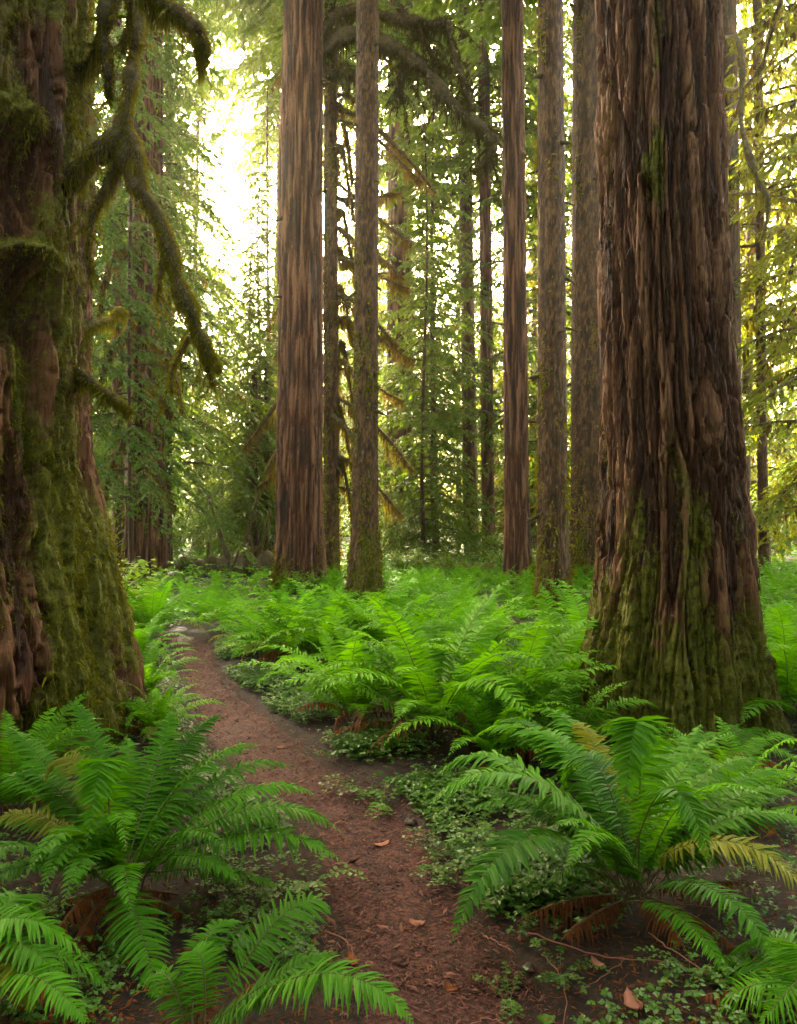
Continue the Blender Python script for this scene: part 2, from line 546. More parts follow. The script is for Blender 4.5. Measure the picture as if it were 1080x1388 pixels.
def trunk_mesh(name, mat, zs, rs, cxs, ncol, zrow, seed, cell=(.085, .6), depth=.04, fibre=.006, flute=.05, nfl=3, bumps=(), moss_fn=None, knots=0, slant=.0, style='strip', sil=None, cushion=.02):
    """zs/rs/cxs: profile tables; returns mesh, sample dict"""
    th = np.linspace(0, 2 * math.pi, ncol, endpoint=False)
    TH, ZZ = np.meshgrid(th, zrow)
    r0 = np.interp(ZZ, zs, rs)
    cx = np.interp(ZZ, zs, cxs)
    rm = float(np.interp(2.0, zs, rs))
    c, s_ = np.cos(TH), np.sin(TH)
    per = max(8, 2 * int(round(math.pi * rm / cell[0])))
    wx = noise3(c * rm * 3, s_ * rm * 3, ZZ * .9, seed) * 1.0 + noise3(c * rm * 9, s_ * rm * 9, ZZ * 2.2, seed + 1) * .45
    u = TH / (2 * math.pi) * per + wx + ZZ * slant
    v = ZZ / cell[1] + noise3(c * rm * 4, s_ * rm * 4, ZZ * .8, seed + 2) * .5
    if style == 'scale':
        f1, f2, pid = worley(u, v, per, seed)
        ridge = sstep(.02, .42, f2 - f1)
    else:                                   # long interlacing strips between deep furrows
        uu = TH / (2 * math.pi) * per
        w1 = pnoise(uu * .5, ZZ / cell[1] * .9, per // 2 if per % 2 == 0 else per, seed + 11)
        a0 = pnoise(uu + .40 * w1 + ZZ * slant * 0, ZZ / cell[1], per, seed)
        b0 = pnoise(uu * 2 + .8 * w1, ZZ / cell[1] * 1.7 + 31.7, per * 2, seed + 1)
        c0 = pnoise(uu * 2, ZZ / cell[1] * 5.0, per * 2, seed + 4)
        deep = sstep(.01, .13, np.abs(a0))
        shal = sstep(.0, .14, np.abs(b0))
        crack = 1 - (1 - sstep(.0, .05, np.abs(c0))) * sstep(.1, .4, pnoise(uu, ZZ / cell[1] * 2.0 + 9, per, seed + 8))
        d0 = pnoise(uu * 4 + 1.2 * w1, ZZ / cell[1] * 2.6 + 5.3, per * 4, seed + 21)
        thin = sstep(.0, .25, np.abs(d0))
        ridge = deep * (.55 + .45 * shal) * (.84 + .16 * thin) * (.8 + .2 * crack)
        pid = np.clip(.5 + .9 * a0 + .35 * b0, 0, 1)
    fl = fbm(c * nfl * .5, s_ * nfl * .5, ZZ * .25, seed + 5, 2)
    if sil is not None:                     # keep the profile's outline where it was measured
        for a_, w_ in sil:
            k_ = int((a_ % (2 * math.pi)) / (2 * math.pi) * ncol)
            fl = fl - fl[:, k_:k_ + 1] * np.exp(-(np.angle(np.exp(1j * (TH - a_))) / w_) ** 2)
    fbr = fbm(c * rm * 55, s_ * rm * 55, ZZ * 3.5, seed + 6, 2)
    mid = noise3(c * rm * 18, s_ * rm * 18, ZZ * 2.2, seed + 7)
    base_w = 1 + 1.6 * np.exp(-np.maximum(ZZ, 0) / .7)
    moss = moss_fn(TH, ZZ, ridge, fl, c, s_) if moss_fn else np.zeros_like(ZZ)
    d = cushion * np.clip(moss * 1.6 - .2, 0, 1) * (.4 + fbm(c * rm * 14, s_ * rm * 14, ZZ * 11, seed + 31, 3)) + depth * (ridge - .75) + depth * .45 * (pid - .5) * ridge + fibre * fbr + depth * .25 * mid + flute * r0 * fl * base_w
    for (bt, bz, st, sz, amp) in bumps:
        dt = np.angle(np.exp(1j * (TH - bt)))
        d = d + amp * np.exp(-(dt / st) ** 2 - ((ZZ - bz) / sz) ** 2)
    kr = np.random.default_rng(seed)
    for k in range(knots):
        bt, bz = kr.uniform(0, 6.283), kr.uniform(.4, 12)
        dt = np.angle(np.exp(1j * (TH - bt)))
        d = d + kr.uniform(.015, .04) * np.exp(-(dt * r0 / .035) ** 2 - ((ZZ - bz) / .05) ** 2)
    R = r0 + d
    Vx, Vy = cx + R * c, R * s_
    V = np.stack([Vx, Vy, ZZ], -1)
    nr = len(zrow)
    i = np.arange(nr - 1)[:, None] * ncol
    j = np.arange(ncol)[None, :]
    j2 = (j + 1) % ncol
    Q = np.stack([i + j, i + j2, i + ncol + j2, i + ncol + j], -1).reshape(-1, 4)
    nv = V.reshape(-1, 3)
    nrmV = np.stack([c, s_, 0 * c], -1)
    # rough normals from position differences
    dth = np.roll(V, -1, 1) - np.roll(V, 1, 1)
    dz = np.gradient(V, axis=0)
    nn = nrm(np.cross(dth, dz))
    me = mesh(name, nv, [Q], mat, True, {'tint': (pid * .8 + .2 * ridge * 0 + .1).ravel(), 'moss': moss.ravel()})
    return me, V, nn, moss

def tufts(V, nn, w, n, seed, lo, hi, down=.5, width=.16, upper=None):
    """moss blades on a surface: weights w pick where"""
    g = np.random.default_rng(seed)
    P, Nn, w = V.reshape(-1, 3), nn.reshape(-1, 3), np.asarray(w, float).ravel()
    idx = g.choice(len(P), n, p=w / w.sum())
    jit = g.normal(0, .012, (n, 3))
    b = P[idx] + jit * .6 - Nn[idx] * .004
    d = nrm(Nn[idx] * g.uniform(.3, 1.0, (n, 1)) + g.normal(0, .4, (n, 3)) + np.array([0, 0, -1.0]) * down * g.uniform(.2, 1.4, (n, 1)))
    sd_ = nrm(np.cross(d, g.normal(0, 1, (n, 3))))
    L = g.uniform(lo, hi, n) * (1 + .8 * (g.random(n) > .9))
    A = Acc()
    Vv, q = leaves(b, d, sd_, L, L * width, drop=.25)
    A.add(Vv, quads=q, tint=np.repeat(np.clip(g.normal(.5, .22, n), 0, 1), 4))
    return A

def rows(fine_top, step, top, ncoarse):
    a = np.arange(-.25, fine_top, step)
    return np.concatenate([a, np.linspace(fine_top, top, ncoarse) + .001])

def fibres(V, nn, w, n, seed, lo, hi, wd, mat):
    """loose bark slivers lying along a trunk"""
    g = np.random.default_rng(seed)
    P, Nn, w = V.reshape(-1, 3), nn.reshape(-1, 3), np.asarray(w, float).ravel()
    idx = g.choice(len(P), n, p=w / w.sum())
    d = nrm(np.array([0, 0, 1.0]) * g.choice([-1, 1], (n, 1), p=[.7, .3]) + g.normal(0, .16, (n, 3)) + Nn[idx] * g.uniform(-.02, .16, (n, 1)))
    sv = nrm(np.cross(d, Nn[idx]) + g.normal(0, .35, (n, 3)))
    L = g.uniform(lo, hi, n) * (.4 + g.random(n))
    A = Acc()
    vv, qq = leaves(P[idx] + Nn[idx] * .002, d, sv, L, wd * g.uniform(.4, 1.3, n))
    A.add(vv, quads=qq, tint=np.repeat(g.random(n), 4))
    return A.mesh('bark_fibres', M[mat], False)

# crown prototypes for every conifer ---------------------------------------------------------------
def conifer_crown(seed, z0, z1, rad, nb, droop=.55, leafL=.13, top_taper=1.0, twigs=13, per_twig=7, tag_mat='needle', low_bias=1.0, hang=.0):
    g = np.random.default_rng(seed)
    A, B, Mo = Acc(), Acc(), Acc()
    for k in range(nb):
        f = (k + g.random()) / nb
        f = f ** low_bias
        z = z0 + (z1 - z0) * f
        az = k * 2.39996 + g.normal(0, .35)
        L = rad * (1 - .8 * f * top_taper) * g.uniform(.55, 1.12)
        dr = droop * g.uniform(.6, 1.4)
        rise = g.uniform(.0, .35)
        dirv = np.array([math.cos(az), math.sin(az), 0])
        lat = np.array([-math.sin(az), math.cos(az), 0])
        bend = g.normal(0, .18)
        def P(t):
            t = np.asarray(t)[..., None]
            return np.array([0, 0, z]) + dirv * L * t + lat * bend * L * t ** 2 + np.array([0, 0, 1.0]) * L * (rise * t - dr * t ** 2)
        st = P(np.linspace(0, .97, 7))
        r0 = .012 + .010 * L
        v, q, t = tube(st, np.linspace(r0, .004, 7), 4, cap=False)
        B.add(v, quads=q)
        nT = max(5, int(twigs * L / 2.6))
        ts = np.repeat(np.linspace(.16, 1.0, nT), 2) + g.normal(0, .01, nT * 2)
        sg = np.tile([1, -1], nT)
        bp = P(ts)
        tl = (.16 + .30 * np.sin(np.clip(ts, 0, 1) * math.pi * .85 + .35)) * L * .62 * g.uniform(.6, 1.2, nT * 2)
        ang = np.radians(g.uniform(30, 62, nT * 2)) * sg
        td = nrm(dirv[None] * np.cos(ang)[:, None] + lat[None] * np.sin(ang)[:, None] + np.array([0, 0, -1.0]) * g.uniform(.05, .6, (nT * 2, 1)))
        m = per_twig
        ss = (np.arange(m)[None, :] + g.uniform(.2, .9, (nT * 2, m))) / m
        pp = bp[:, None, :] + td[:, None, :] * (tl[:, None] * ss)[..., None] + np.array([0, 0, -1.0]) * (tl[:, None] * ss ** 2 * .35)[..., None]
        tv_, tq_ = leaves(bp, nrm(td + np.array([0, 0, -.25])), nrm(np.cross(td, np.array([0, 0, 1.0]))), tl * .95, np.full(nT * 2, .007))
        B.add(tv_, quads=tq_)
        tl_lat = nrm(np.cross(td, np.array([0, 0, 1.0])))
        for side in (1, -1):
            dd = nrm(td[:, None, :] * g.uniform(.6, 1.2, (nT * 2, m, 1)) + tl_lat[:, None, :] * side * g.uniform(.25, .95, (nT * 2, m, 1)) + np.array([0, 0, -1.0]) * g.uniform(0, .6, (nT * 2, m, 1)))
            n = nT * 2 * m
            dd = dd.reshape(-1, 3)
            sdv = nrm(np.cross(dd, np.array([0, 0, 1.0]) + g.normal(0, .45, (n, 3))))
            Ll = leafL * g.uniform(.6, 1.5, n)
            vv, qq = leaves(pp.reshape(-1, 3), dd, sdv, Ll, Ll * g.uniform(.14, .25, n), drop=.15)
            A.add(vv, quads=qq, tint=np.repeat(np.clip(g.normal(.5, .2, n) + .25 * (f - .5), 0, 1), 4))
        if hang > 0:
            n = int(hang * L * 26)
            tt = g.uniform(.05, .95, n)
            b0 = P(tt) + g.normal(0, .02, (n, 3))
            LL = g.uniform(.06, .28, n) * (.5 + g.random(n))
            dn = nrm(np.array([0, 0, -1.0]) + g.normal(0, .12, (n, 3)))
            sv = nrm(np.cross(dn, g.normal(0, 1, (n, 3))))
            vv, qq = leaves(b0, dn, sv, LL, LL * .13 + .006)
            Mo.add(vv, quads=qq, tint=np.repeat(g.random(n), 4))
    return A, B, Mo

def trunk_simple(name, r0, r1, h, seed, mat, n=14):
    z = np.concatenate([[-.3, 0, .25, .6, 1.2], np.linspace(2, h, 14)])
    r = r0 + (r1 - r0) * np.clip(z / h, 0, 1) + r0 * .5 * np.exp(-np.maximum(z, 0) / .35)
    P = np.stack([.08 * np.sin(z * .35 + seed), .08 * np.cos(z * .29 + seed * 2) - .08 * math.cos(seed * 2), z], 1)
    P[:5, :2] *= .2
    v, q, t = tube(P, r, n, seed, rough=.25)
    return mesh(name, v, [q, np.array(t)], mat, True, {'tint': np.full(len(v), .5), 'moss': np.zeros(len(v))})

PROTO = {}
def proto(key, mat, leaf='needle', **kw):
    A, B, Mo = conifer_crown(**kw)
    PROTO[key] = (A.mesh('crown_' + key, M[leaf], False), B.mesh('branches_' + key, M['wood']),
                  Mo.mesh('moss_' + key, M['moss_hang'], False) if Mo.n else None)

proto('low', None, 'needle', seed=11, z0=1.2, z1=26, rad=3.6, nb=105, droop=.55, per_twig=10, leafL=.115, hang=.5)
proto('mid', None, 'needle', seed=12, z0=4.0, z1=30, rad=4.2, nb=100, droop=.45, per_twig=10, leafL=.13, hang=.5)
proto('blue', None, 'needle_blue', seed=13, z0=3.2, z1=28, rad=3.4, nb=120, droop=.75, per_twig=10, leafL=.115)
proto('gold', None, 'needle_sunlit', seed=14, z0=1.5, z1=24, rad=3.6, nb=105, droop=.6, per_twig=10, leafL=.12, hang=.8)
proto('high', None, 'needle', seed=15, z0=0.0, z1=17, rad=4.6, nb=85, droop=.4, leafL=.20, twigs=12, per_twig=6)
proto('far', None, 'needle', seed=16, z0=1.0, z1=30, rad=4.4, nb=90, droop=.5, leafL=.21, twigs=12, per_twig=8)
proto('sapling', None, 'needle', seed=17, z0=.5, z1=5.2, rad=1.3, nb=34, droop=.5, leafL=.08, twigs=16, per_twig=6)
proto('hem', None, 'needle', seed=18, z0=.8, z1=19, rad=2.9, nb=125, droop=.7, leafL=.115, twigs=15, per_twig=9)

proto('shade_canopy', None, 'needle', seed=19, z0=19, z1=36, rad=5.5, nb=76, droop=.4, leafL=.27, twigs=11, per_twig=6, top_taper=.5)  # high crown made to keep direct sun off the foreground

def add_crown(t, key, z=0, s=1.0, rz=0.0, moss=True):
    me, br, mo = PROTO[key]
    c = obj('crown', me, t, (0, 0, z), (0, 0, rz), s)
    b = obj('branches', br, t, (0, 0, z), (0, 0, rz), s)
    if mo and moss:
        obj('hanging_moss', mo, b)
    return c

# mossy limb --------------------------------------------------------------------------------------
def mossy_limb(parent, P, R, seed, fuzz, hang, lo=.02, hi=.05, hlo=.06, hhi=.22, n=10, mat='moss', name='limb', world=False, hw=.012, twigs=0, twl=.2):
    g = np.random.default_rng(seed)
    P = np.asarray(P, float) - np.array(parent.location if world else (0, 0, 0))
    R = np.asarray(R, float) * (1 + .45 * noise3(np.arange(len(P)) * .33, np.zeros(len(P)), np.zeros(len(P)), seed))
    v, q, t = tube(P, R, n, seed, rough=float(np.max(R)) * .9)
    me = mesh(name, v, [q, np.array(t)], M['wood'], True, {'tint': np.full(len(v), .5), 'moss': np.ones(len(v))})
    o = obj(name, me, parent)
    A = Acc()
    T = nrm(np.gradient(P, axis=0))
    Rr = np.broadcast_to(np.asarray(R, float), (len(P),))
    def samp(k, flo, fhi):
        tt = g.uniform(flo, fhi, k) * (len(P) - 1)
        i = np.minimum(tt.astype(int), len(P) - 2)
        f = (tt - i)[:, None]
        return P[i] * (1 - f) + P[i + 1] * f, T[i], Rr[i] * (1 - f[:, 0]) + Rr[i + 1] * f[:, 0]
    p, tv, rr = samp(fuzz, 0, 1)
    rd = g.normal(0, 1, (fuzz, 3))
    rd = nrm(rd - (rd * tv).sum(1, keepdims=True) * tv)
    d = nrm(rd * .9 + np.array([0, 0, -1.0]) * g.uniform(.1, 1.1, (fuzz, 1)) + g.normal(0, .25, (fuzz, 3)))
    sv = nrm(np.cross(d, g.normal(0, 1, (fuzz, 3))))
    L = g.uniform(lo, hi, fuzz)
    vv, qq = leaves(p + rd * rr[:, None] * .9, d, sv, L, L * .13, drop=.3)
    A.add(vv, quads=qq, tint=np.repeat(np.clip(g.normal(.5, .25, fuzz), 0, 1), 4))
    if hang:
        p, tv, rr = samp(hang, .02, .98)
        lat = nrm(np.cross(tv, np.array([0, 0, 1.0])) + 1e-4)
        p = p + lat * (g.uniform(-1, 1, hang) * rr)[:, None] - np.array([0, 0, 1.0]) * (rr * g.uniform(.2, .8, hang))[:, None]
        clump = .35 + 1.1 * (noise3(p[:, 0] * 9, p[:, 1] * 9, p[:, 2] * 2, seed) * .5 + .5) ** 2
        L = g.uniform(hlo, hhi, hang) * clump
        d = nrm(np.array([0, 0, -1.0]) + g.normal(0, .10, (hang, 3)))
        sv = nrm(np.cross(d, g.normal(0, 1, (hang, 3))))
        vv, qq = leaves(p, d, sv, L, hw * g.uniform(.5, 1.3, hang))
        A.add(vv, quads=qq, tint=np.repeat(np.clip(g.normal(.55, .25, hang), 0, 1), 4))
    m = obj('moss', A.mesh('moss', M[mat], False), o)
    m['kind'] = 'stuff'
    if twigs:
        Tw = Acc()
        for k in range(twigs):
            p, tv, rr = samp(1, .15, 1.0)
            L = g.uniform(.5, 1.6) * twl
            az = g.uniform(0, 6.283)
            d = nrm(tv[0] * .6 + np.array([math.cos(az), math.sin(az), g.uniform(-.6, .3)]))
            tt = np.linspace(0, 1, 7)[:, None]
            Pt = p[0] + d * L * tt + np.array([0, 0, -1.0]) * L * .45 * tt ** 2 + g.normal(0, .03 * L, (7, 3)) * tt
            v, q, t = tube(Pt, np.linspace(rr[0] * .28 + .002, .0015, 7), 5, cap=False)
            Tw.add(v, quads=q)
            nn_ = int(60 * L / twl)
            i_ = g.integers(0, 6, nn_)
            ff = g.random((nn_, 1))
            bb = Pt[i_] * (1 - ff) + Pt[i_ + 1] * ff
            dd = nrm(np.array([0, 0, -1.0]) + g.normal(0, .45, (nn_, 3)))
            LL = g.uniform(.3, 1.0, nn_) * twl * .28
            vv, qq = leaves(bb, dd, nrm(np.cross(dd, g.normal(0, 1, (nn_, 3)))), LL, LL * .10)
            Tw.add(vv, quads=qq, tint=np.repeat(g.random(nn_), 4))
        obj('twigs', Tw.mesh('twigs', M[mat], False), o)['kind'] = 'stuff'
    return o

def pxline(pts, n):
    """photo points (px, py, Z) to a smooth line"""
    return catmull([W(*p) for p in pts], n)

# ------------------------------------------------------------------ the left giant
cxl, cyl = -3.02, 5.35
tl_ = thing('redwood_tree', 'huge moss-covered red-barked tree at the path bend with drooping mossy limbs', 'tree', (cxl, cyl, 0))
zs = np.array([-.3, -.05, .1, .35, .6, .85, 1.1, 1.35, 1.7, 2.2, 3.0, 4.0, 5.2, 9, 20, 34])
edge_px = np.array([205, 200, 192, 180, 168, 157, 146, 134, 120, 112, 116, 118, 113, 108, 95, 60])
rs = (edge_px - 540) / F * 5.35 - cxl - .05
rs = np.where(zs > 8, np.linspace(.86, .3, len(zs))[::1] * 0 + np.interp(zs, [8, 34], [.84, .35]), rs)
bl = []
for px, py, st, sz, amp in ((30, 342, .24, .07, .30), (42, 415, .17, .17, -.34), (20, 150, .25, .10, .24), (25, 235, .15, .22, -.28), (100, 225, .05, .28, -.16), (60, 470, .05, .25, -.16), (70, 590, .06, .5, .07),
                            (95, 250, .05, .5, -.08), (35, 700, .07, .5, -.12), (85, 790, .10, .45, .08), (55, 560, .05, .6, -.12), (10, 900, .3, .35, .10),
                            (110, 640, .04, .4, -.09), (140, 850, .05, .35, -.08), (60, 1000, .15, .12, -.12), (20, 1010, .1, .2, -.14), (70, 470, .05, .3, .08), (110, 930, .06, .3, .09)):
    a, z = surf_theta(px, py, cxl, cyl, .92 if py < 600 else 1.1)
    bl.append((a, z, st, sz, amp))
def moss_left(TH, ZZ, ridge, fl, c, s_):
    n = fbm(c * 2.2, s_ * 2.2, ZZ * .9, 51, 4)
    n2 = noise3(c * 5, s_ * 5, ZZ * 1.2, 55)
    right = np.clip(c, 0, 1) ** 3         # the edge towards the light carries the thickest moss
    m = -.06 + .85 * n + .35 * n2 + .42 * right + .35 * np.exp(-np.maximum(ZZ, 0) / .9) + .15 * (ridge - .5) + .22 * sstep(3.2, 4.6, ZZ)
    for px, py, st, sz in ((30, 325, .25, .08), (25, 130, .3, .15)):
        a, z = surf_theta(px, py, cxl, cyl, 1.0)
        m = m + .6 * np.exp(-(np.angle(np.exp(1j * (TH - a))) / st) ** 2 - ((ZZ - z) / sz) ** 2)
    return np.clip(m, -.2, 1)
me, V, nn, ms = trunk_mesh('trunk_left', M['bark_left'], zs, rs, np.zeros(len(zs)), 380, rows(5.6, .0165, 34, 24), 101, cell=(.080, .9), depth=.105, fibre=.010, flute=.09, nfl=6, bumps=bl, moss_fn=moss_left, sil=[(math.atan2(3.02, 5.35), .6)])
tk = obj('trunk', me, tl_)
vis = (V[..., 2] < 5.5) & (nn[..., 1] < .75)
w = np.where(vis, np.clip(ms - .18, 0, 1), 0) + 1e-9
A = tufts(V, nn, w, 68000, 1, .008, .026, down=.5, width=.13)
A2 = tufts(V, nn, w ** 2, 14000, 5, .025, .055, down=.9, width=.08)
A.add(np.vstack(A2.v), quads=np.vstack(A2.q), tint=np.concatenate(A2.a))
m_ = obj('moss', A.mesh('moss', M['moss'], False), tk); m_['kind'] = 'stuff'
fb = obj('bark_fibres', fibres(V, nn, np.where(vis, np.clip(.6 - ms, 0.02, 1), 0), 9000, 3, .03, .16, .0035, 'fibre'), tk); fb['kind'] = 'stuff'
add_crown(tl_, 'high', 13, 1.0, .4)

# its drooping mossy limbs
LZ = 5.2
def left_limb(P, R, seed, fuzz, hang, **kw):
    kw['hhi'] = kw.get('hhi', .22) * .85
    return mossy_limb(tl_, P, np.asarray(R) * .72, seed, int(fuzz * 1.3), int(hang * 1.5), world=True, lo=.010, hi=.032, hw=.0032, twigs=7, twl=.14, **kw)
left_limb(pxline([(96, 250, LZ), (122, 216, LZ - .1), (160, 185, LZ - .2), (176, 120, LZ - .2), (182, 60, LZ - .1), (190, -30, LZ), (180, -150, LZ + .1)], 40),
           np.interp(np.linspace(0, 1, 40), [0, .2, .5, .8, 1], [.07, .075, .075, .05, .06]), 31, 5200, 900, hlo=.06, hhi=.30)
left_limb(pxline([(172, 190, 5.0), (178, 235, 5.0), (195, 265, 4.95), (215, 295, 4.95), (228, 335, 4.9), (238, 375, 4.9), (256, 420, 4.9), (275, 465, 4.9), (298, 502, 4.85)], 50),
           np.interp(np.linspace(0, 1, 50), [0, .12, .3, .5, .75, .92, 1], [.08, .09, .055, .055, .06, .04, .012]), 32, 7000, 1300, hlo=.05, hhi=.26)
left_limb(pxline([(168, 205, 5.05), (150, 245, 5.1), (128, 285, 5.1), (120, 340, 5.1), (124, 372, 5.1)], 26), np.linspace(.045, .010, 26), 33, 1800, 420, hlo=.08, hhi=.22)
left_limb(pxline([(90, 95, 5.3), (125, 84, 5.2), (140, 40, 5.1), (150, -10, 5.1), (160, -90, 5.1)], 26), np.linspace(.05, .06, 26), 34, 3200, 700, hlo=.08, hhi=.30)
left_limb(pxline([(140, 50, 5.1), (146, 95, 5.05), (150, 135, 5.05)], 14), np.linspace(.045, .012, 14), 35, 1200, 300, hlo=.05, hhi=.18)
left_limb(pxline([(176, -40, 4.9), (200, -5, 4.85), (235, 15, 4.8), (262, 36, 4.8), (274, 62, 4.8), (272, 96, 4.8)], 34),
           np.interp(np.linspace(0, 1, 34), [0, .4, .8, 1], [.06, .075, .06, .012]), 36, 4200, 1200, hlo=.06, hhi=.30)
left_limb(pxline([(176, -20, 5.0), (177, 25, 5.0), (166, 66, 5.0)], 14), np.linspace(.04, .015, 14), 37, 1000, 350, hlo=.06, hhi=.2)
left_limb(pxline([(160, 188, 5.02), (174, 182, 5.0), (186, 215, 4.98), (196, 255, 4.96)], 16), np.linspace(.05, .04, 16), 43, 1500, 1500, hlo=.16, hhi=.50)
left_limb(pxline([(222, 345, 4.9), (216, 375, 4.88), (213, 408, 4.88)], 14), np.linspace(.022, .006, 14), 38, 500, 90, hlo=.03, hhi=.10)
left_limb(pxline([(256, 455, 4.9), (244, 480, 4.88), (234, 500, 4.88), (232, 532, 4.88)], 16), np.linspace(.020, .008, 16), 39, 500, 120, hlo=.04, hhi=.13)
left_limb(pxline([(272, 470, 4.9), (282, 500, 4.9), (290, 522, 4.9)], 12), np.linspace(.018, .006, 12), 40, 300, 80, hlo=.03, hhi=.1)
left_limb(pxline([(100, 500, 5.3), (118, 514, 5.15), (142, 530, 5.05), (168, 550, 4.95), (176, 556, 4.9)], 22), np.linspace(.040, .012, 22), 41, 1800, 420, hlo=.05, hhi=.22)
left_limb(pxline([(105, 450, 5.4), (130, 438, 5.6), (150, 432, 5.8), (160, 420, 5.9), (172, 425, 6.0)], 20), np.linspace(.035, .012, 20), 42, 1200, 300, hlo=.05, hhi=.2)

# ------------------------------------------------------------------ the right giant
cxr, cyr = 1.855, 5.6
tr_ = thing('redwood_tree', 'massive furrowed reddish trunk with moss round its foot behind the big front fern', 'tree', (cxr, cyr, 0))
zs = np.array([-.3, -.07, .19, .45, .72, 1.0, 1.25, 1.6, 2.04, 2.8, 3.62, 5.2, 9, 20, 36])
wpx = np.array([290, 268, 242, 227, 212, 201, 190, 181, 173, 163, 154, 149, 142, 115, 60])
cpx = np.array([910, 910, 910, 911, 911, 911, 912, 911, 910, 902, 896, 890, 884, 880, 880])
rs = wpx / 2 / F * 5.5
cxs = (cpx - 540) / F * 5.6 - cxr
br_ = []
for px, py, st, sz, amp in ((850, 235, .10, .10, .05), (875, 285, .2, .10, .02), (855, 262, .06, .07, -.06), (845, 330, .05, .06, .03)):
    a, z = surf_theta(px, py, cxr - .1, cyr, .43)
    br_.append((a, z, st, sz, amp))
def moss_right(TH, ZZ, ridge, fl, c, s_):
    n = fbm(c * 3, s_ * 3, ZZ * 1.4, 61, 4)
    m = .06 + .60 * n + .95 * np.exp(-(np.maximum(ZZ, 0) / .95) ** 1.6) + .18 * np.clip(-c, 0, 1) ** 3 * np.exp(-ZZ / 3)
    for px, py, st, sz, k in ((865, 240, .28, .28, .5), (850, 215, .2, .1, .3), (900, 640, .3, .3, .15), (870, 120, .12, .5, .25)):
        a, z = surf_theta(px, py, cxr - .08, cyr, .44)
        m = m + k * np.exp(-(np.angle(np.exp(1j * (TH - a))) / st) ** 2 - ((ZZ - z) / sz) ** 2)
    return np.clip(m, -.2, 1)
me, V, nn, ms = trunk_mesh('trunk_right', M['bark_right'], zs, rs, cxs, 400, rows(5.7, .0150, 36, 24), 202, cell=(.080, .95), depth=.095, fibre=.008, flute=.05, nfl=6, bumps=br_, moss_fn=moss_right, slant=.35, sil=[(2.82, .5), (-.32, .5)])
tk = obj('trunk', me, tr_)
vis = (V[..., 2] < 5.6) & (nn[..., 1] < .6)
w = np.where(vis, np.clip(ms - .30, 0, 1), 0) + 1e-9
A = tufts(V, nn, w, 38000, 2, .007, .020, down=.5, width=.15)
m_ = obj('moss', A.mesh('moss', M['moss'], False), tk); m_['kind'] = 'stuff'
fb = obj('bark_fibres', fibres(V, nn, np.where(vis, np.clip(.7 - ms, 0.02, 1), 0), 14000, 4, .03, .15, .003, 'fibre'), tk); fb['kind'] = 'stuff'
add_crown(tr_, 'high', 14, 1.0, 2.0)

# ------------------------------------------------------------------ the standing trunks behind
def moss_generic(amount, base, seed):
    def f(TH, ZZ, ridge, fl, c, s_):
        n = fbm(c * 1.5, s_ * 1.5, ZZ * 1.0, seed, 4)
        return np.clip(amount + .5 * n + base * np.exp(-np.maximum(ZZ, 0) / .8), -.2, 1)
    return f

TREES = {}
def mid_tree(label, base_px, base_py, w_base, w_mid, top_px, mat, seed, cell, depth, moss=.1, mbase=.5, crown='high', cz=14, cs=1.0, knots=0, ncol=90, kind='conifer_tree', flute=.05, tuft=2500, top=34):
    Z = F * H / (base_py - HY)
    x0 = (base_px - 540) / F * Z
    t = thing(kind, label, 'tree', (x0, Z, 0))
    k = Z / F
    ztop = H + HY * k                       # height at the top of the photo
    xt = (top_px - 540) * k - x0
    zs = np.array([-.4, 0, .25, .6, 1.2, 2.5, ztop, ztop + 8, 34])
    if top < 30: zs = np.array([-.4, 0, .25, .6, 1.2, 2.5, top * .6, top * .85, top])
    rb, rm = w_base / 2 * k, w_mid / 2 * k
    rs = np.array([rb * 1.15, rb, rb * .92, rb * .6 + rm * .4, rm * 1.08, rm * 1.03, rm * .88, rm * .72, .06])
    cxs = np.array([0, 0, 0, .02 * xt, xt * .12, xt * .25, xt, xt * 1.3, xt * 1.6])
    me, V, nn, ms = trunk_mesh('trunk', M[mat], zs, rs, cxs, ncol, rows(min(ztop + .5, 13, top - 1), .07, top, 16), seed, cell=cell, depth=depth, fibre=depth * .15, flute=flute, nfl=4,
                               moss_fn=moss_generic(moss, mbase, seed + 3), knots=knots, style='scale' if mat == 'bark_brown' else 'strip')
    tk = obj('trunk', me, t)
    if tuft:
        vis = (V[..., 2] < ztop + .3) & (nn[..., 1] < .7)
        w = np.where(vis, np.clip(ms - .25, 0, 1), 0) + 1e-9
        A = tufts(V, nn, w, int(tuft * .8), seed + 9, .04, .09, down=.6, width=.2)
        m = obj('moss', A.mesh('moss', M['moss'], False), tk); m['kind'] = 'stuff'
    if crown:
        add_crown(t, crown, cz, cs, seed * .7)
    TREES[seed] = (t, x0, Z)
    return t

t_red = mid_tree('tall straight red-barked trunk with flared foot in front of the fallen log', 404, 806, 78, 60, 411, 'bark_red', 301, (.075, 1.1), .045, moss=.0, mbase=.45, cz=15, kind='redwood_tree', flute=.10, ncol=120)
t_thin = mid_tree('slim dark trunk hung with many mossy branches between two thicker trunks', 449, 788, 27, 20, 448, 'bark_brown', 302, (.05, .12), .012, moss=.28, mbase=.4, crown='high', cz=12, cs=.6, knots=30)
t_spr = mid_tree('slender grey-brown trunk with dark knots standing just right of the red-barked one', 494, 818, 50, 33, 498, 'bark_brown', 303, (.05, .10), .014, moss=.18, mbase=.5, cz=13, knots=60)
t_far1 = mid_tree('pale slim trunk standing alone in the bright gap', 640, 762, 24, 19, 628, 'bark_brown', 304, (.08, .3), .018, moss=-.1, mbase=.2, cz=12, ncol=60, tuft=0)
t_far2 = mid_tree('thin orange-red trunk right beside the pale slim trunk', 663, 766, 21, 17, 655, 'bark_red', 305, (.09, .7), .02, moss=-.15, mbase=.2, cz=12, ncol=60, tuft=0)
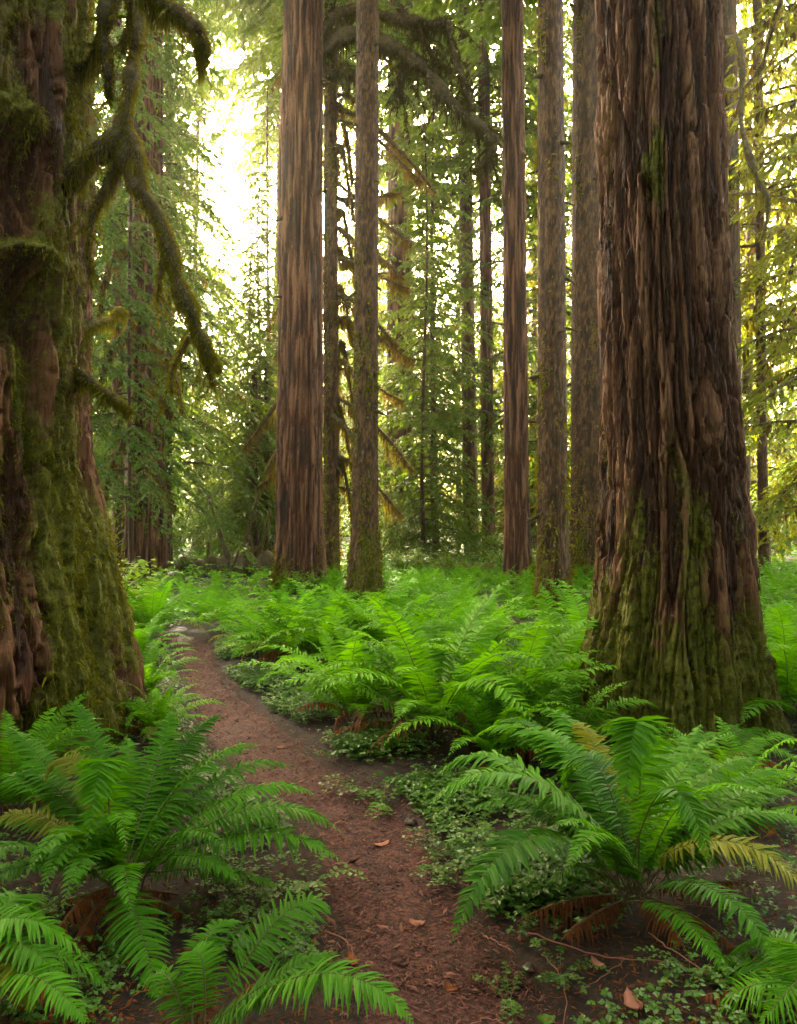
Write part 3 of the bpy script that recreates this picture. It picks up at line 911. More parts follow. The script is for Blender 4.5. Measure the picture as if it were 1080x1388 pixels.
t_dark = mid_tree('dark red furrowed trunk rising behind a leafy bush', 702, 800, 44, 31, 694, 'bark_red', 306, (.07, .9), .04, moss=-.05, mbase=.3, cz=14, kind='redwood_tree', ncol=100)
t_st = mid_tree('straight mossy brown trunk standing nearest beside the massive furrowed trunk', 749, 832, 52, 38, 746, 'bark_brown', 307, (.05, .10), .014, moss=.16, mbase=.6, cz=13, knots=40, ncol=110, tuft=4000)
t_bh = mid_tree('broad brown trunk half hidden behind the massive furrowed trunk', 797, 796, 54, 44, 796, 'bark_brown', 308, (.06, .16), .02, moss=.12, mbase=.5, cz=14, knots=30, ncol=110, tuft=3000)
t_lc = mid_tree('dark brown trunk standing behind the moss-covered giant with a spray of needles across it', 187, 800, 46, 33, 192, 'bark_red', 309, (.07, .7), .035, moss=.05, mbase=.3, crown='high', cz=14, cs=.6, ncol=90)
t_lc2 = mid_tree('thin grey-brown trunk just left of the dark brown one', 160, 792, 22, 15, 158, 'bark_brown', 310, (.06, .2), .015, moss=.1, mbase=.3, crown='high', cz=15, cs=.5, ncol=50, tuft=800)
t_lc3 = mid_tree('reddish trunk tucked close behind the dark brown one', 213, 782, 24, 18, 212, 'bark_red', 311, (.09, .6), .02, moss=-.05, mbase=.3, crown='blue', cz=5, cs=.7, ncol=50, tuft=0)
t_lc4 = mid_tree('narrow shadowed trunk at the edge of the clearing by the log', 228, 772, 13, 9, 228, 'bark_brown', 312, (.06, .3), .015, moss=.1, mbase=.3, crown='hem', cz=2, ncol=40, tuft=0)
t_rb = mid_tree('brown trunk peeking out along the far edge of the massive furrowed trunk', 985, 790, 52, 42, 978, 'bark_brown', 313, (.06, .25), .02, moss=.05, mbase=.3, cz=14, ncol=80, tuft=0)
t_rt = mid_tree('thin straight trunk in the golden foliage beyond the fern slope', 1036, 786, 18, 13, 1026, 'bark_brown', 314, (.06, .2), .012, moss=.1, mbase=.2, crown='gold', cz=4.5, ncol=50, tuft=0)
t_hem = mid_tree('red-brown trunk wrapped in drooping green boughs in the centre', 540, 756, 42, 34, 542, 'bark_red', 315, (.10, .8), .03, moss=-.05, mbase=.2, crown='low', cz=0, cs=1.1, ncol=60, tuft=0)
t_pal = mid_tree('pale trunk seen small beyond the fallen log', 343, 768, 17, 14, 344, 'bark_far', 316, (.1, .6), .02, moss=-.2, mbase=.1, crown='hem', cz=1.0, cs=.45, top=6, ncol=40, tuft=0)
t_pal2 = mid_tree('small dark trunk beyond the fallen log beside the pale one', 362, 766, 10, 8, 361, 'bark_far', 317, (.1, .6), .02, moss=-.2, mbase=.1, crown='hem', cz=.5, cs=.45, top=6.5, ncol=40, tuft=0)

# broken branch stubs on the nearer slender trunks
st_ = []
for k in range(3):
    g = np.random.default_rng(60 + k)
    tt = np.linspace(0, 1, 6)[:, None]
    P = np.array([1.0, 0, 0]) * .16 * tt + np.array([0, 0, -1.0]) * .05 * tt ** 2 + g.normal(0, .006, (6, 3)) * tt
    v, q, t = tube(P, np.linspace(.026, .011, 6), 7, k, rough=.03)
    st_.append(mesh('branch_stub', v, [q, np.array(t)], M['wood'], True, {'tint': np.full(len(v), .3), 'moss': np.full(len(v), .1)}))
gs = np.random.default_rng(66)
for t, Zt, r0, n_, xt in ((t_spr, 13.3, .20, 26, .05), (t_st, 12.2, .21, 22, -.03), (t_bh, 16.9, .34, 18, 0), (t_thin, 18.5, .16, 20, 0), (t_red, 15.3, .42, 7, .09), (t_far1, 26, .22, 10, -.3)):
    for k in range(n_):
        z = gs.uniform(.9, H + HY / F * Zt)
        az = gs.uniform(math.pi, 2 * math.pi) if gs.random() < .75 else gs.uniform(0, math.pi)
        cx_ = xt * z / (HY / F * Zt)
        obj('branch_stub', st_[k % 3], t, (cx_ + math.cos(az) * r0 * .92, math.sin(az) * r0 * .92, z), (0, gs.uniform(-.2, .5), az), gs.uniform(.6, 1.5))

# great mossy limbs reaching right from the red-barked trunk
tx, tz = TREES[301][1], TREES[301][2]
def limb_on(t, pts, npt, R, seed, fuzz, hang, **kw):
    if t is t_red: pts = [(a, b, z + .6) for a, b, z in pts]
    P = pxline(pts, npt) - np.array(t.location)
    return mossy_limb(t, P, R, seed, fuzz, hang, **kw)
kw = dict(lo=.03, hi=.08, hlo=.10, hhi=.65, n=7, mat='moss_dark', hw=.007, twigs=22, twl=.5)
limb_on(t_red, [(408, 75, 14.7), (437, 42, 14.8), (462, 18, 14.9), (490, 15, 15), (540, 26, 15), (580, 33, 14.8), (606, 33, 14.6), (612, 60, 14.5), (628, 110, 14.4), (642, 148, 14.3)], 50, np.interp(np.linspace(0, 1, 50), [0, .5, 1], [.13, .10, .04]), 71, 3200, 1800, **kw)
limb_on(t_red, [(408, 100, 14.7), (442, 66, 14.8), (480, 45, 14.9), (515, 58, 15), (548, 72, 14.9), (575, 92, 14.7), (602, 128, 14.5), (632, 155, 14.4), (655, 175, 14.3), (668, 192, 14.2), (662, 215, 14.2), (640, 233, 14.2)], 60, np.interp(np.linspace(0, 1, 60), [0, .5, .8, 1], [.14, .12, .10, .03]), 72, 3800, 2000, **kw)
limb_on(t_red, [(560, 30, 14.9), (572, 48, 14.8), (590, 80, 14.7), (598, 95, 14.7)], 20, np.linspace(.06, .02, 20), 73, 600, 200, **kw)
limb_on(t_red, [(408, 118, 14.7), (450, 98, 14.9), (480, 100, 15.1)], 16, np.linspace(.12, .05, 16), 74, 700, 250, **kw)
limb_on(t_red, [(545, 70, 14.9), (548, 100, 14.9), (540, 118, 14.9), (546, 130, 14.9)], 14, np.linspace(.06, .02, 14), 75, 400, 160, **kw)
# drooping mossy branches of the slim trunk
x0, Z0 = TREES[302][1], TREES[302][2]
gq = np.random.default_rng(5)
spec = [(515, 168, 590, 262), (515, 185, 572, 248), (515, 290, 560, 330), (515, 372, 556, 392), (515, 268, 545, 262), (515, 455, 562, 490), (515, 330, 548, 380),
        (462, 150, 478, 250), (462, 210, 480, 300), (462, 300, 482, 380), (462, 400, 480, 470), (462, 480, 482, 560), (462, 560, 478, 640), (515, 560, 560, 640), (515, 520, 548, 545),
        (462, 640, 480, 700), (515, 640, 545, 700), (515, 420, 540, 470), (430, 620, 350, 660), (430, 560, 360, 640), (430, 520, 330, 610)]
for k, (ax, ay, bx, by) in enumerate(spec):
    sgn = 1 if bx > 449 else -1
    zz = Z0 + gq.uniform(-1.2, .6)
    p0 = (449 + 6 * sgn, ay - 6 - abs(ax - 449) * .25, Z0)
    p3 = (bx, by, zz)
    p1 = (p0[0] + (bx - p0[0]) * .35, ay + gq.uniform(-14, 2), Z0 + (zz - Z0) * .35)
    p2 = (p0[0] + (bx - p0[0]) * .75, ay + (by - ay) * .55, Z0 + (zz - Z0) * .75)
    limb_on(t_thin, [p0, p1, p2, p3], 22, np.interp(np.linspace(0, 1, 22), [0, .5, 1], [.06, .05, .02]), 400 + k, 420, 260, lo=.04, hi=.10, hlo=.10, hhi=.60, n=6, mat='moss_hang')
for k in range(26):
    az = gq.uniform(0, 6.283)
    z = gq.uniform(2.2, 13)
    L = gq.uniform(.8, 2.0)
    d = np.array([math.cos(az), math.sin(az) * .8, 0])
    tt = np.linspace(0, 1, 14)[:, None]
    P = np.array([0, 0, z]) + d * L * tt + np.array([0, 0, 1.0]) * (L * (.25 * tt - .95 * tt ** 2)) + np.array([d[1], -d[0], 0]) * .12 * np.sin(tt * 7 + k)
    mossy_limb(t_thin, P, np.linspace(.045, .012, 14), 500 + k, 200, 160, lo=.04, hi=.10, hlo=.08, hhi=.5, n=5, mat='moss_hang')
# dark hanging limbs beyond the right giant
limb_on(t_rb, [(985, 50, 13.5), (1000, 55, 12.5), (1006, 100, 12.3), (1004, 160, 12.2), (1012, 200, 12), (1025, 240, 12), (1040, 272, 12), (1038, 305, 12), (1032, 325, 12)], 40, np.interp(np.linspace(0, 1, 40), [0, .6, 1], [.035, .05, .012]), 81, 500, 160, lo=.03, hi=.08, hlo=.08, hhi=.35, n=7, mat='moss')
limb_on(t_rb, [(972, 118, 14), (1000, 122, 13), (1030, 95, 12), (1050, 25, 11.5), (1075, -40, 11)], 26, np.linspace(.035, .03, 26), 82, 300, 160, lo=.03, hi=.08, hlo=.06, hhi=.3, n=7, mat='moss')
limb_on(t_rb, [(985, 262, 14), (1010, 262, 13), (1045, 265, 12.5), (1090, 275, 12)], 20, np.linspace(.03, .02, 20), 83, 250, 160, lo=.03, hi=.08, hlo=.06, hhi=.3, n=7, mat='moss')
# mossy branches behind the left giant
for k, pts in enumerate([[(187, 500, 16.3), (205, 520, 15.5), (222, 545, 15), (232, 565, 15)], [(187, 600, 16.3), (210, 640, 15.5), (225, 665, 15), (238, 690, 15)], [(187, 420, 16.3), (170, 450, 15.5), (150, 470, 15), (135, 510, 15)],
                         [(187, 440, 16.3), (215, 470, 15.5), (235, 500, 15), (248, 560, 15)], [(187, 560, 16.3), (165, 600, 15.2), (148, 640, 15), (140, 690, 15)], [(187, 330, 16.3), (160, 340, 15), (140, 380, 14.5), (132, 430, 14.5)]]):
    limb_on(t_lc, pts, 20, np.linspace(.06, .02, 20), 610 + k, 500, 420, lo=.04, hi=.10, hlo=.10, hhi=.6, n=6, mat='moss_hang')

# ------------------------------------------------------------------ conifers behind, each one a tree
TR0 = {}
def back_tree(px, Z, key, label, s=1.0, rz=0, group=None, leanmat='bark_far', name='conifer_tree', r=.22):
    x = (px - 540) / F * Z
    t = thing(name, label, 'tree', (x, Z, float(gz(np.array([x]), np.array([Z]))[0])), rz, group, s)
    kk = (key, round(r, 2))
    if kk not in TR0:
        h = {'low': 26.5, 'mid': 30.5, 'blue': 28.5, 'gold': 24.5, 'far': 30.5, 'sapling': 5.4, 'hem': 19.4, 'shade_canopy': 36.5}[key]
        TR0[kk] = trunk_simple('trunk_' + key, r, .02, h, len(TR0) + 1, M[leanmat])
    obj('trunk', TR0[kk], t)
    add_crown(t, key)
    return t

back_tree(212, 21, 'blue', 'tall bluish green conifer filling the space behind the hanging mossy limb', .9, .3)
back_tree(160, 26, 'blue', 'cool green conifer behind the tucked reddish trunk, left of the white sky', 1.1, 2.1)
back_tree(120, 19, 'mid', 'shaded conifer showing between the mossy giant and the dark brown trunk', .95, 1.2)
back_tree(268, 33, 'blue', 'bluish conifer rising just left of the white sky gap', .9, 1.3)
back_tree(235, 40, 'mid', 'hazy conifer far behind the hanging mossy limb', 1.0, 1.3)
back_tree(414, 27, 'shade_canopy', 'added tall tree hidden behind the red-barked one, its high spreading crown blocking the sun', 1.0, .2, r=.35)  # this and the next two trees are added to shade the near ferns
back_tree(449, 31, 'shade_canopy', 'added tall high-crowned tree behind the slim dark trunk, shading the near ferns', 1.05, 1.2, r=.3)
back_tree(375, 36, 'shade_canopy', 'added tall high-crowned tree left of the red-barked trunk, thin against the white sky, screening the sun', 1.0, 3.2, r=.2)
back_tree(178, 15.0, 'blue', 'slim conifer whose sprays hide the upper part of the dark brown trunk', .56, 4.1, r=.08)
back_tree(84, 14, 'blue', 'shaded conifer close behind the mossy giant', .66, 2.8, r=.10)
back_tree(40, 24, 'mid', 'conifer almost wholly hidden behind the mossy giant', 1, 4)
back_tree(365, 28, 'hem', 'drooping conifer in front of the white sky left of the red-barked trunk', .92, 2.6, r=.12)
back_tree(338, 25, 'hem', 'small drooping conifer whose boughs hang over the fallen log', .55, .5, r=.12)
back_tree(352, 27, 'hem', 'drooping young hemlock close left of the red-barked trunk', .72, 3.5, r=.10)
back_tree(300, 29, 'hem', 'small hemlock below the white sky gap', .62, 4.4, r=.10)
back_tree(318, 36, 'gold', 'pale sunlit conifer low in the sky gap', .58, 2.4, r=.10)
back_tree(574, 20.5, 'hem', 'young hemlock with dense drooping boughs right of the mossy branches', .62, .7, r=.10)
back_tree(590, 23, 'hem', 'hemlock with layered drooping boughs right of the knotted slender trunk', .85, 1.9, r=.12)
back_tree(560, 31, 'mid', 'tall mossy conifer behind the limbs that arch over the centre', 1.0, .9, r=.12)
back_tree(620, 36, 'mid', 'hazy tall conifer behind the pale slim trunk', 1.0, 3.9, r=.12)
back_tree(700, 25, 'mid', 'green conifer whose sprays cross the dark red furrowed trunk high up', .95, 5.0, r=.12)
back_tree(690, 20, 'sapling', 'young bright conifer at the foot of the thin orange-red trunk', .9, 1.0, r=.07)
back_tree(860, 24, 'mid', 'conifer showing only in slits around the massive furrowed trunk', 1, 2.0)
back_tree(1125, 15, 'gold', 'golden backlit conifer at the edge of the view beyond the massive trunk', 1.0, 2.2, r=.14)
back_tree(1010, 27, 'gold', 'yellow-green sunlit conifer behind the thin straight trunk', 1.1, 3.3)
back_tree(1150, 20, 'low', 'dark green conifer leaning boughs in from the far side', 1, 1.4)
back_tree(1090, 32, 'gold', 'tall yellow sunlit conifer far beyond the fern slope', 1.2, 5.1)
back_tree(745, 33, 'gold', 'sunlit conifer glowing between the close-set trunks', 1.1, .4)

gq = np.random.default_rng(31)
for k in range(22):
    px = -60 + k * 56 + gq.uniform(-20, 20)
    Z = gq.uniform(33, 50)
    s0 = gq.uniform(.65, .95)
    if 250 < px < 370: s0 = .38
    elif 580 < px < 700: s0 *= .75
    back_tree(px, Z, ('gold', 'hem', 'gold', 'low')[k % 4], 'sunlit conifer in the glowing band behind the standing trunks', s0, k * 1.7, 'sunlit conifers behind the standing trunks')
gq = np.random.default_rng(23)
FAR = []
for Z in np.arange(42, 96, 7):
    half = Z * .62
    n = int(2 * half / 6.8)
    for k in range(n):
        x = -half + (k + gq.uniform(.1, .9)) * 2 * half / n
        z = Z + gq.uniform(-2.5, 2.5)
        px = 540 + x / z * F
        s = gq.uniform(.55, .95)
        if 235 < px < 405:
            s *= .55
        elif 560 < px < 690:
            s *= .75
        FAR.append((px, z, s))
for (px, z, s) in FAR:
    back_tree(px, z, 'far', 'hazy conifer in the distant wall of forest', s, gq.uniform(0, 6.28), group='distant forest conifers')

for k, (x, y, s0) in enumerate([(-5.5, -4, .9), (4.8, -5, 1.0), (-1.5, -9, 1.0), (9.5, -2.5, 1.0), (-10, -1, 1.0), (2.5, -13, 1.1), (-7, -11, 1.1), (8, -11, 1.1), (-12, 6, 1), (9.5, 5.5, .95), (13, 10, 1.0), (-15, 12, 1), (-2.6, -3.2, .9), (2.2, -4.4, .9), (0, -6.5, 1), (6, -7, 1), (-4.5, -7, 1), (-8, 1.5, .95), (7, 0.5, .95), (5.6, -1.6, .8), (-5.8, -.8, .8)]):  # unseen trees, added to cut the low sky light from behind and beside
    t = thing('conifer_tree', 'forest conifer out of view, added around the viewpoint to block low skylight', 'tree', (x, y, 0), k * 1.1, 'added conifers around the viewpoint', s0)
    obj('trunk', TR0[('far', .22)], t)
    add_crown(t, 'low' if k > 11 else 'far')

# ------------------------------------------------------------------ shrubs
def shrub_mesh(seed, h, rad, nstem, nleaf, leaf):
    g = np.random.default_rng(seed)
    S, A = Acc(), Acc()
    for k in range(nstem):
        az = g.uniform(0, 6.283)
        L = h * g.uniform(.6, 1.05)
        d = np.array([math.cos(az), math.sin(az), 0])
        tt = np.linspace(0, 1, 9)[:, None]
        P = d * rad * g.uniform(.4, 1) * tt ** 1.4 + np.array([0, 0, 1.0]) * L * (tt - .25 * tt ** 3) + g.normal(0, .02 * h, (9, 3)) * tt
        v, q, t = tube(P, np.linspace(.007 * h + .003, .003, 9), 5, cap=False)
        S.add(v, quads=q)
        for m in range(7):
            f = g.uniform(.3, 1)
            b = P[int(f * 8)]
            az2 = g.uniform(0, 6.283)
            td = nrm(np.array([math.cos(az2), math.sin(az2), g.uniform(-.1, .4)]))
            tl = h * g.uniform(.15, .38)
            n = nleaf
            ss = g.uniform(.1, 1, n)[:, None]
            pp = b + td * tl * ss + g.normal(0, .03 * h, (n, 3))
            aa = g.uniform(0, 6.283, n)
            dd = nrm(np.stack([np.cos(aa), np.sin(aa), g.uniform(-.5, .2, n)], 1))
            sv = nrm(np.cross(dd, np.array([0, 0, 1.0]) + g.normal(0, .3, (n, 3))))
            LL = leaf * g.uniform(.6, 1.3, n)
            vv, qq = leaves(pp, dd, sv, LL, LL * .33, drop=.1)
            A.add(vv, quads=qq, tint=np.repeat(np.clip(g.normal(.5, .25, n), 0, 1), 4))
    return A.mesh('foliage', M['maple'], False), S.mesh('stems', M['wood'])
SH = [shrub_mesh(901, 2.6, 1.3, 9, 34, .10), shrub_mesh(902, 3.4, 1.6, 9, 34, .12), shrub_mesh(903, 1.0, .6, 8, 26, .06)]
def shrub(px, Z, v, label, s=1.0, rz=0, group=None, z=None):
    x = (px - 540) / F * Z
    t = thing('shrub', label, 'shrub', (x, Z, 0 if z is None else z), rz, group, s)
    f, st = SH[v]
    obj('foliage', f, t)
    obj('stems', st, t)
    return t
for k, (px, Z, v, s, lab) in enumerate([
        (690, 17.2, 2, 1.15, 'leafy bush at the foot of the dark red furrowed trunk'),
        (545, 18.0, 2, 1.1, 'dark low bush behind the knotted slender trunk'),
        (605, 17.6, 2, 1.0, 'dark low bush in front of the reddish rotting log'),
        (735, 19, 2, .8, 'small leafy bush between the dark red trunk and the straight mossy one'),
        (418, 13.9, 2, .75, 'leafy sprig growing at the flared foot of the red-barked trunk'),
        (135, 9.5, 2, 1.4, 'green shrub squeezed between the mossy giant and the trunks behind'),
        (270, 30, 0, 1.2, 'bright yellow-green shrub in the clearing beyond the log'),
        (620, 30, 0, 1.0, 'bright shrub in the gap beside the pale slim trunk'),
        (665, 24, 2, 1.5, 'pale leafy bush in front of the thin orange-red trunk'),
        (1060, 26, 1, 1.0, 'sunlit yellow shrub beyond the thin straight trunk'),
        (1005, 24, 0, .9, 'yellow-green shrub close behind the massive trunk'),
        (1100, 22, 1, 1.0, 'large sunlit shrub at the edge of the fern slope'),
        (300, 36, 1, 1.2, 'tall hazy shrub under the white sky gap'),
        (240, 27, 0, 1.1, 'light green shrub left of the dead leaning branches'),
        (560, 34, 1, 1.1, 'hazy shrub behind the drooping boughs in the centre'),
        (780, 30, 1, 1.1, 'sunlit shrub between the straight mossy trunk and the broad brown one')]):
    shrub(px, Z, v, lab, s, k * 1.3)
for k in range(16):
    px, Z = gq.uniform(-50, 1130), gq.uniform(34, 44)
    shrub(px, Z, k % 2, 'hazy yellow-green shrub low along the far forest edge', gq.uniform(.9, 1.5), k * .9, 'shrubs along the far forest edge')

# ------------------------------------------------------------------ fallen log and dead branches
lg = thing('fallen_log', 'mossy fallen log with leaning dead branches lying behind the fern carpet', 'log', (0, 0, 0))
P = catmull([W(238, 770, 20.5) + [0, 0, .0], W(290, 779, 20.2), W(330, 783, 20), W(385, 778, 19.8)], 40)
P[:, 2] = np.linspace(.30, .26, 40)
mossy_limb(lg, P, np.linspace(.17, .27, 40), 701, 900, 120, lo=.04, hi=.09, hlo=.05, hhi=.15, n=10, mat='moss', name='log_trunk')
for k, (pts, r) in enumerate([([(312, 770, 20), (305, 745, 20), (292, 705, 20.1), (282, 672, 20.2)], .075), ([(308, 785, 19.8), (322, 750, 19.8), (338, 715, 19.7), (350, 668, 19.5)], .065),
                              ([(325, 750, 19.8), (340, 745, 19.6), (352, 740, 19.5)], .03), ([(282, 778, 20), (281, 752, 20), (283, 735, 20)], .04), ([(250, 772, 20.4), (240, 768, 20), (228, 764, 19.8)], .04),
                              ([(366, 690, 19.4), (360, 720, 19.5), (350, 770, 19.7)], .03)]):
    limb_on(lg, pts, 14, np.linspace(r, r * .4, 14), 710 + k, 140, 40, lo=.03, hi=.06, hlo=.04, hhi=.12, n=6, mat='moss', name='dead_branch')
lg2 = thing('fallen_log', 'reddish rotting log half buried in ferns below the pale slim trunk', 'log', (0, 0, 0))
P = catmull([W(560, 790, 19.5), W(620, 789, 19.3), W(670, 790, 19)], 24)
P[:, 2] = .16
v, q, t = tube(P, .24, 14, 5, rough=.3)
obj('log_trunk', mesh('log_trunk', v, [q, np.array(t)], M['bark_red'], True, {'tint': np.full(len(v), .7), 'moss': np.full(len(v), .2)}), lg2)

# ------------------------------------------------------------------ ferns
def frond_geo(Pc, wmax, npairs, seg, seed, serr=.0, up=np.array([0, 0, 1.0]), droop=.25, curl=.0, rr=.0035, t0=.16, side_ref=None, rag=0.0):
    """Pc: (n,3) centre line. Returns Acc of blade, Acc of rachis"""
    g = np.random.default_rng(seed)
    n = len(Pc)
    T = nrm(np.gradient(Pc, axis=0))
    S = np.cross(T, up)
    if side_ref is not None:
        S = np.where(np.linalg.norm(S, axis=1, keepdims=True) < .35, side_ref[None], S)
        S = nrm(S) * .6 + side_ref[None] * .4
    S = nrm(S - (S * T).sum(1, keepdims=True) * T)
    Nn = np.cross(S, T)
    A, B = Acc(), Acc()
    v, q, t = tube(Pc, np.linspace(rr, rr * .25, n), 5, cap=False)
    B.add(v, quads=q)
    Lf = np.linalg.norm(np.diff(Pc, axis=0), axis=1).sum()
    ts = np.linspace(t0, .992, npairs)
    sp = Lf * (ts[1] - ts[0])
    x = (ts - t0) / (1 - t0)
    prof = np.interp(x, [0, .08, .25, .45, .7, .9, 1.0], [.62, .80, 1.0, .97, .66, .26, .06])
    for side in (1, -1):
        tj = np.clip(ts + g.normal(0, .12, npairs) * (ts[1] - ts[0]) + (.25 * side * (ts[1] - ts[0])), 0, 1) * (n - 1)
        i = np.minimum(tj.astype(int), n - 2)
        f = (tj - i)[:, None]
        b = Pc[i] * (1 - f) + Pc[i + 1] * f
        Tt, Ss, Nt = T[i], S[i] * side, Nn[i]
        L = wmax * prof * g.uniform(.88, 1.08, npairs)
        if rag:
            L = L * np.where(g.random(npairs) < rag, g.uniform(.3, .8, npairs), 1)
        al = np.radians(12 + 22 * x + g.normal(0, 5, npairs))[:, None]
        d = Ss * np.cos(al) + Tt * np.sin(al)
        lift = g.normal(.06, .08, npairs)[:, None] + curl
        d = nrm(d + Nt * lift)
        ax = nrm(np.cross(Nt, d))              # in-plane width axis
        wdt = np.minimum(sp * .98, L * .40) * g.uniform(.9, 1.1, npairs)
        ss = np.linspace(0, 1, seg + 1)
        dr = droop * g.uniform(.4, 1.6, npairs)
        tw = g.normal(0, .18, npairs)
        rowsV = []
        for a, s0 in enumerate(ss):
            c = b + d * (L * s0)[:, None] - np.array([0, 0, 1.0]) * (dr * L * s0 ** 2)[:, None] - Nt * (curl * .0)
            wsh = np.interp(s0, [0, .12, .35, .7, 1], [.55, .95, 1.0, .72, .0])
            if serr and 0 < a < seg:
                wsh *= (1 + serr) if a % 2 else (1 - serr)
            ww = (wdt * wsh)[:, None]
            fold = (wdt * wsh * .22)[:, None]
            axx = ax + Nt * tw[:, None]
            rowsV.append(np.stack([c + axx * ww * .5 + Nt * fold, c, c - axx * ww * .5 + Nt * fold], 1))
        Vv = np.stack(rowsV, 1)                # (np, seg+1, 3, 3)
        m = (seg + 1) * 3
        base = np.arange(npairs)[:, None] * m
        qs = []
        for a in range(seg):
            for e in (0, 1):
                qs.append(np.stack([base[:, 0] + a * 3 + e, base[:, 0] + a * 3 + e + 1, base[:, 0] + (a + 1) * 3 + e + 1, base[:, 0] + (a + 1) * 3 + e], 1))
        tint = np.repeat(np.clip(.25 + .35 * x + g.normal(0, .10, npairs), 0, 1), m)
        A.add(Vv.reshape(-1, 3), quads=np.vstack(qs), tint=tint)
    return A, B

def frond_mesh(Pc, name='frond', dead=False, **kw):
    A, B = frond_geo(Pc, **kw)
    nA = sum(len(x) for x in A.q)
    nB = sum(len(x) for x in B.q)
    V = np.vstack(A.v + B.v)
    Q = np.vstack([np.vstack(A.q), np.vstack(B.q) + A.n])
    tint = np.concatenate(A.a + B.a)
    mats = [M['dead'], M['rachis']] if dead else [kw_mat[0], M['rachis']]
    return mesh(name, V, [Q], mats, False, {'tint': tint}, np.r_[np.zeros(nA), np.ones(nB)])
kw_mat = [M['fern']]

def arch(e0, L, droop, n=26, sway=0.0, tipcurl=0.0):
    """frond centre line in the xz plane from the origin: elevation e0 bending down by droop"""
    s_ = np.linspace(0, 1, n)
    el = math.radians(e0) - math.radians(droop) * s_ ** 1.5 - math.radians(tipcurl) * s_ ** 5
    st = L / (n - 1)
    x = np.concatenate([[0], np.cumsum(np.cos(el[:-1]) * st)])
    z = np.concatenate([[0], np.cumsum(np.sin(el[:-1]) * st)])
    return np.stack([x, sway * L * s_ ** 2, z], 1)

# shared fronds for the middle-distance ferns
MIDF, LOWF, DEADF = [], [], []
kw_mat[0] = M['fern_far']
for k, (e0, L, dr) in enumerate([(78, .92, 75), (70, 1.0, 85), (62, 1.0, 80), (52, .98, 75), (44, .9, 65), (34, .8, 55), (80, .85, 50), (66, .9, 110), (56, 1.05, 100)]):
    Pc = arch(e0, L, dr, 20, sway=rng.normal(0, .10), tipcurl=20)
    MIDF.append(frond_mesh(Pc, wmax=.118, npairs=36, seg=2, seed=800 + k, droop=.2, t0=.14, rag=.05))
OLDF = []
kw_mat[0] = M['fern_old']
for k, (e0, L, dr) in enumerate([(38, .95, 80), (50, .9, 105)]):
    OLDF.append(frond_mesh(arch(e0, L, dr, 20, sway=rng.normal(0, .15), tipcurl=20), wmax=.10, npairs=34, seg=2, seed=870 + k, droop=.4, t0=.14, rag=.3))
kw_mat[0] = M['fern']
for k, (e0, L, dr) in enumerate([(25, .75, 75), (12, .7, 55), (35, .7, 110)]):
    Pc = arch(e0, L, dr, 16, sway=rng.normal(0, .15))
    DEADF.append(frond_mesh(Pc, dead=True, wmax=.06, npairs=26, seg=2, seed=850 + k, droop=1.0, curl=-.4, rag=.5))
kw_mat[0] = M['fern_far']
for k in range(7):
    g = np.random.default_rng(880 + k)
    VV, QQ, TT, nn0, mi = [], [], [], 0, []
    nf = 20
    for m in range(nf):
        f = m / nf
        e0 = 82 - 46 * f + g.normal(0, 5)
        Pc = arch(e0, g.uniform(.8, 1.12) * (1 - .12 * f), g.uniform(55, 105), 10, sway=g.normal(0, .12))
        A, B = frond_geo(Pc, wmax=.12, npairs=22, seg=1, seed=k * 100 + m, droop=.2, t0=.14, rr=.004)
        A = A
        az = m * 2.39996 + g.normal(0, .3)
        R = np.array([[math.cos(az), -math.sin(az), 0], [math.sin(az), math.cos(az), 0], [0, 0, 1]])
        v = np.vstack(A.v) @ R.T
        VV.append(v); QQ.append(np.vstack(A.q) + nn0); TT.append(np.concatenate(A.a)); nn0 += len(v)
    LOWF.append(mesh('fronds', np.vstack(VV), [np.vstack(QQ)], [M['fern_far']], False, {'tint': np.concatenate(TT)}))
kw_mat[0] = M['fern']

def fern_mid(x, y, s, label, group=None, seed=0, nf=20, dead=4, lean=0):
    g = np.random.default_rng(seed)
    z = float(gz(np.array([x]), np.array([y]))[0])
    t = thing('sword_fern', label, 'fern', (x, y, z), g.uniform(0, 6.28), group, s)
    order = [0, 6, 1, 7, 2, 8, 3, 4, 5]
    for m in range(nf):
        f = m / nf
        v = MIDF[order[min(int(f * 9 + g.uniform(-.6, .6)), 8) if f * 9 > .6 else 0]]
        az = m * 2.39996 + g.normal(0, .25)
        o = obj('frond', v, t, (.03 * math.cos(az), .03 * math.sin(az), g.uniform(-.02, .04)), (g.normal(0, .12), g.normal(0, .10), az), g.uniform(.8, 1.12))
    for m in range(2 if seed % 3 else 0):
        az = g.uniform(0, 6.28)
        obj('frond', OLDF[m], t, (0, 0, .02), (g.normal(0, .2), 0, az), g.uniform(.8, 1.05))['label'] = 'yellowing old frond'
    for m in range(dead):
        az = g.uniform(0, 6.28)
        obj('dead_frond', DEADF[m % 3], t, (0, 0, .05), (g.normal(0, .3), 0, az), g.uniform(.7, 1.0))
    return t

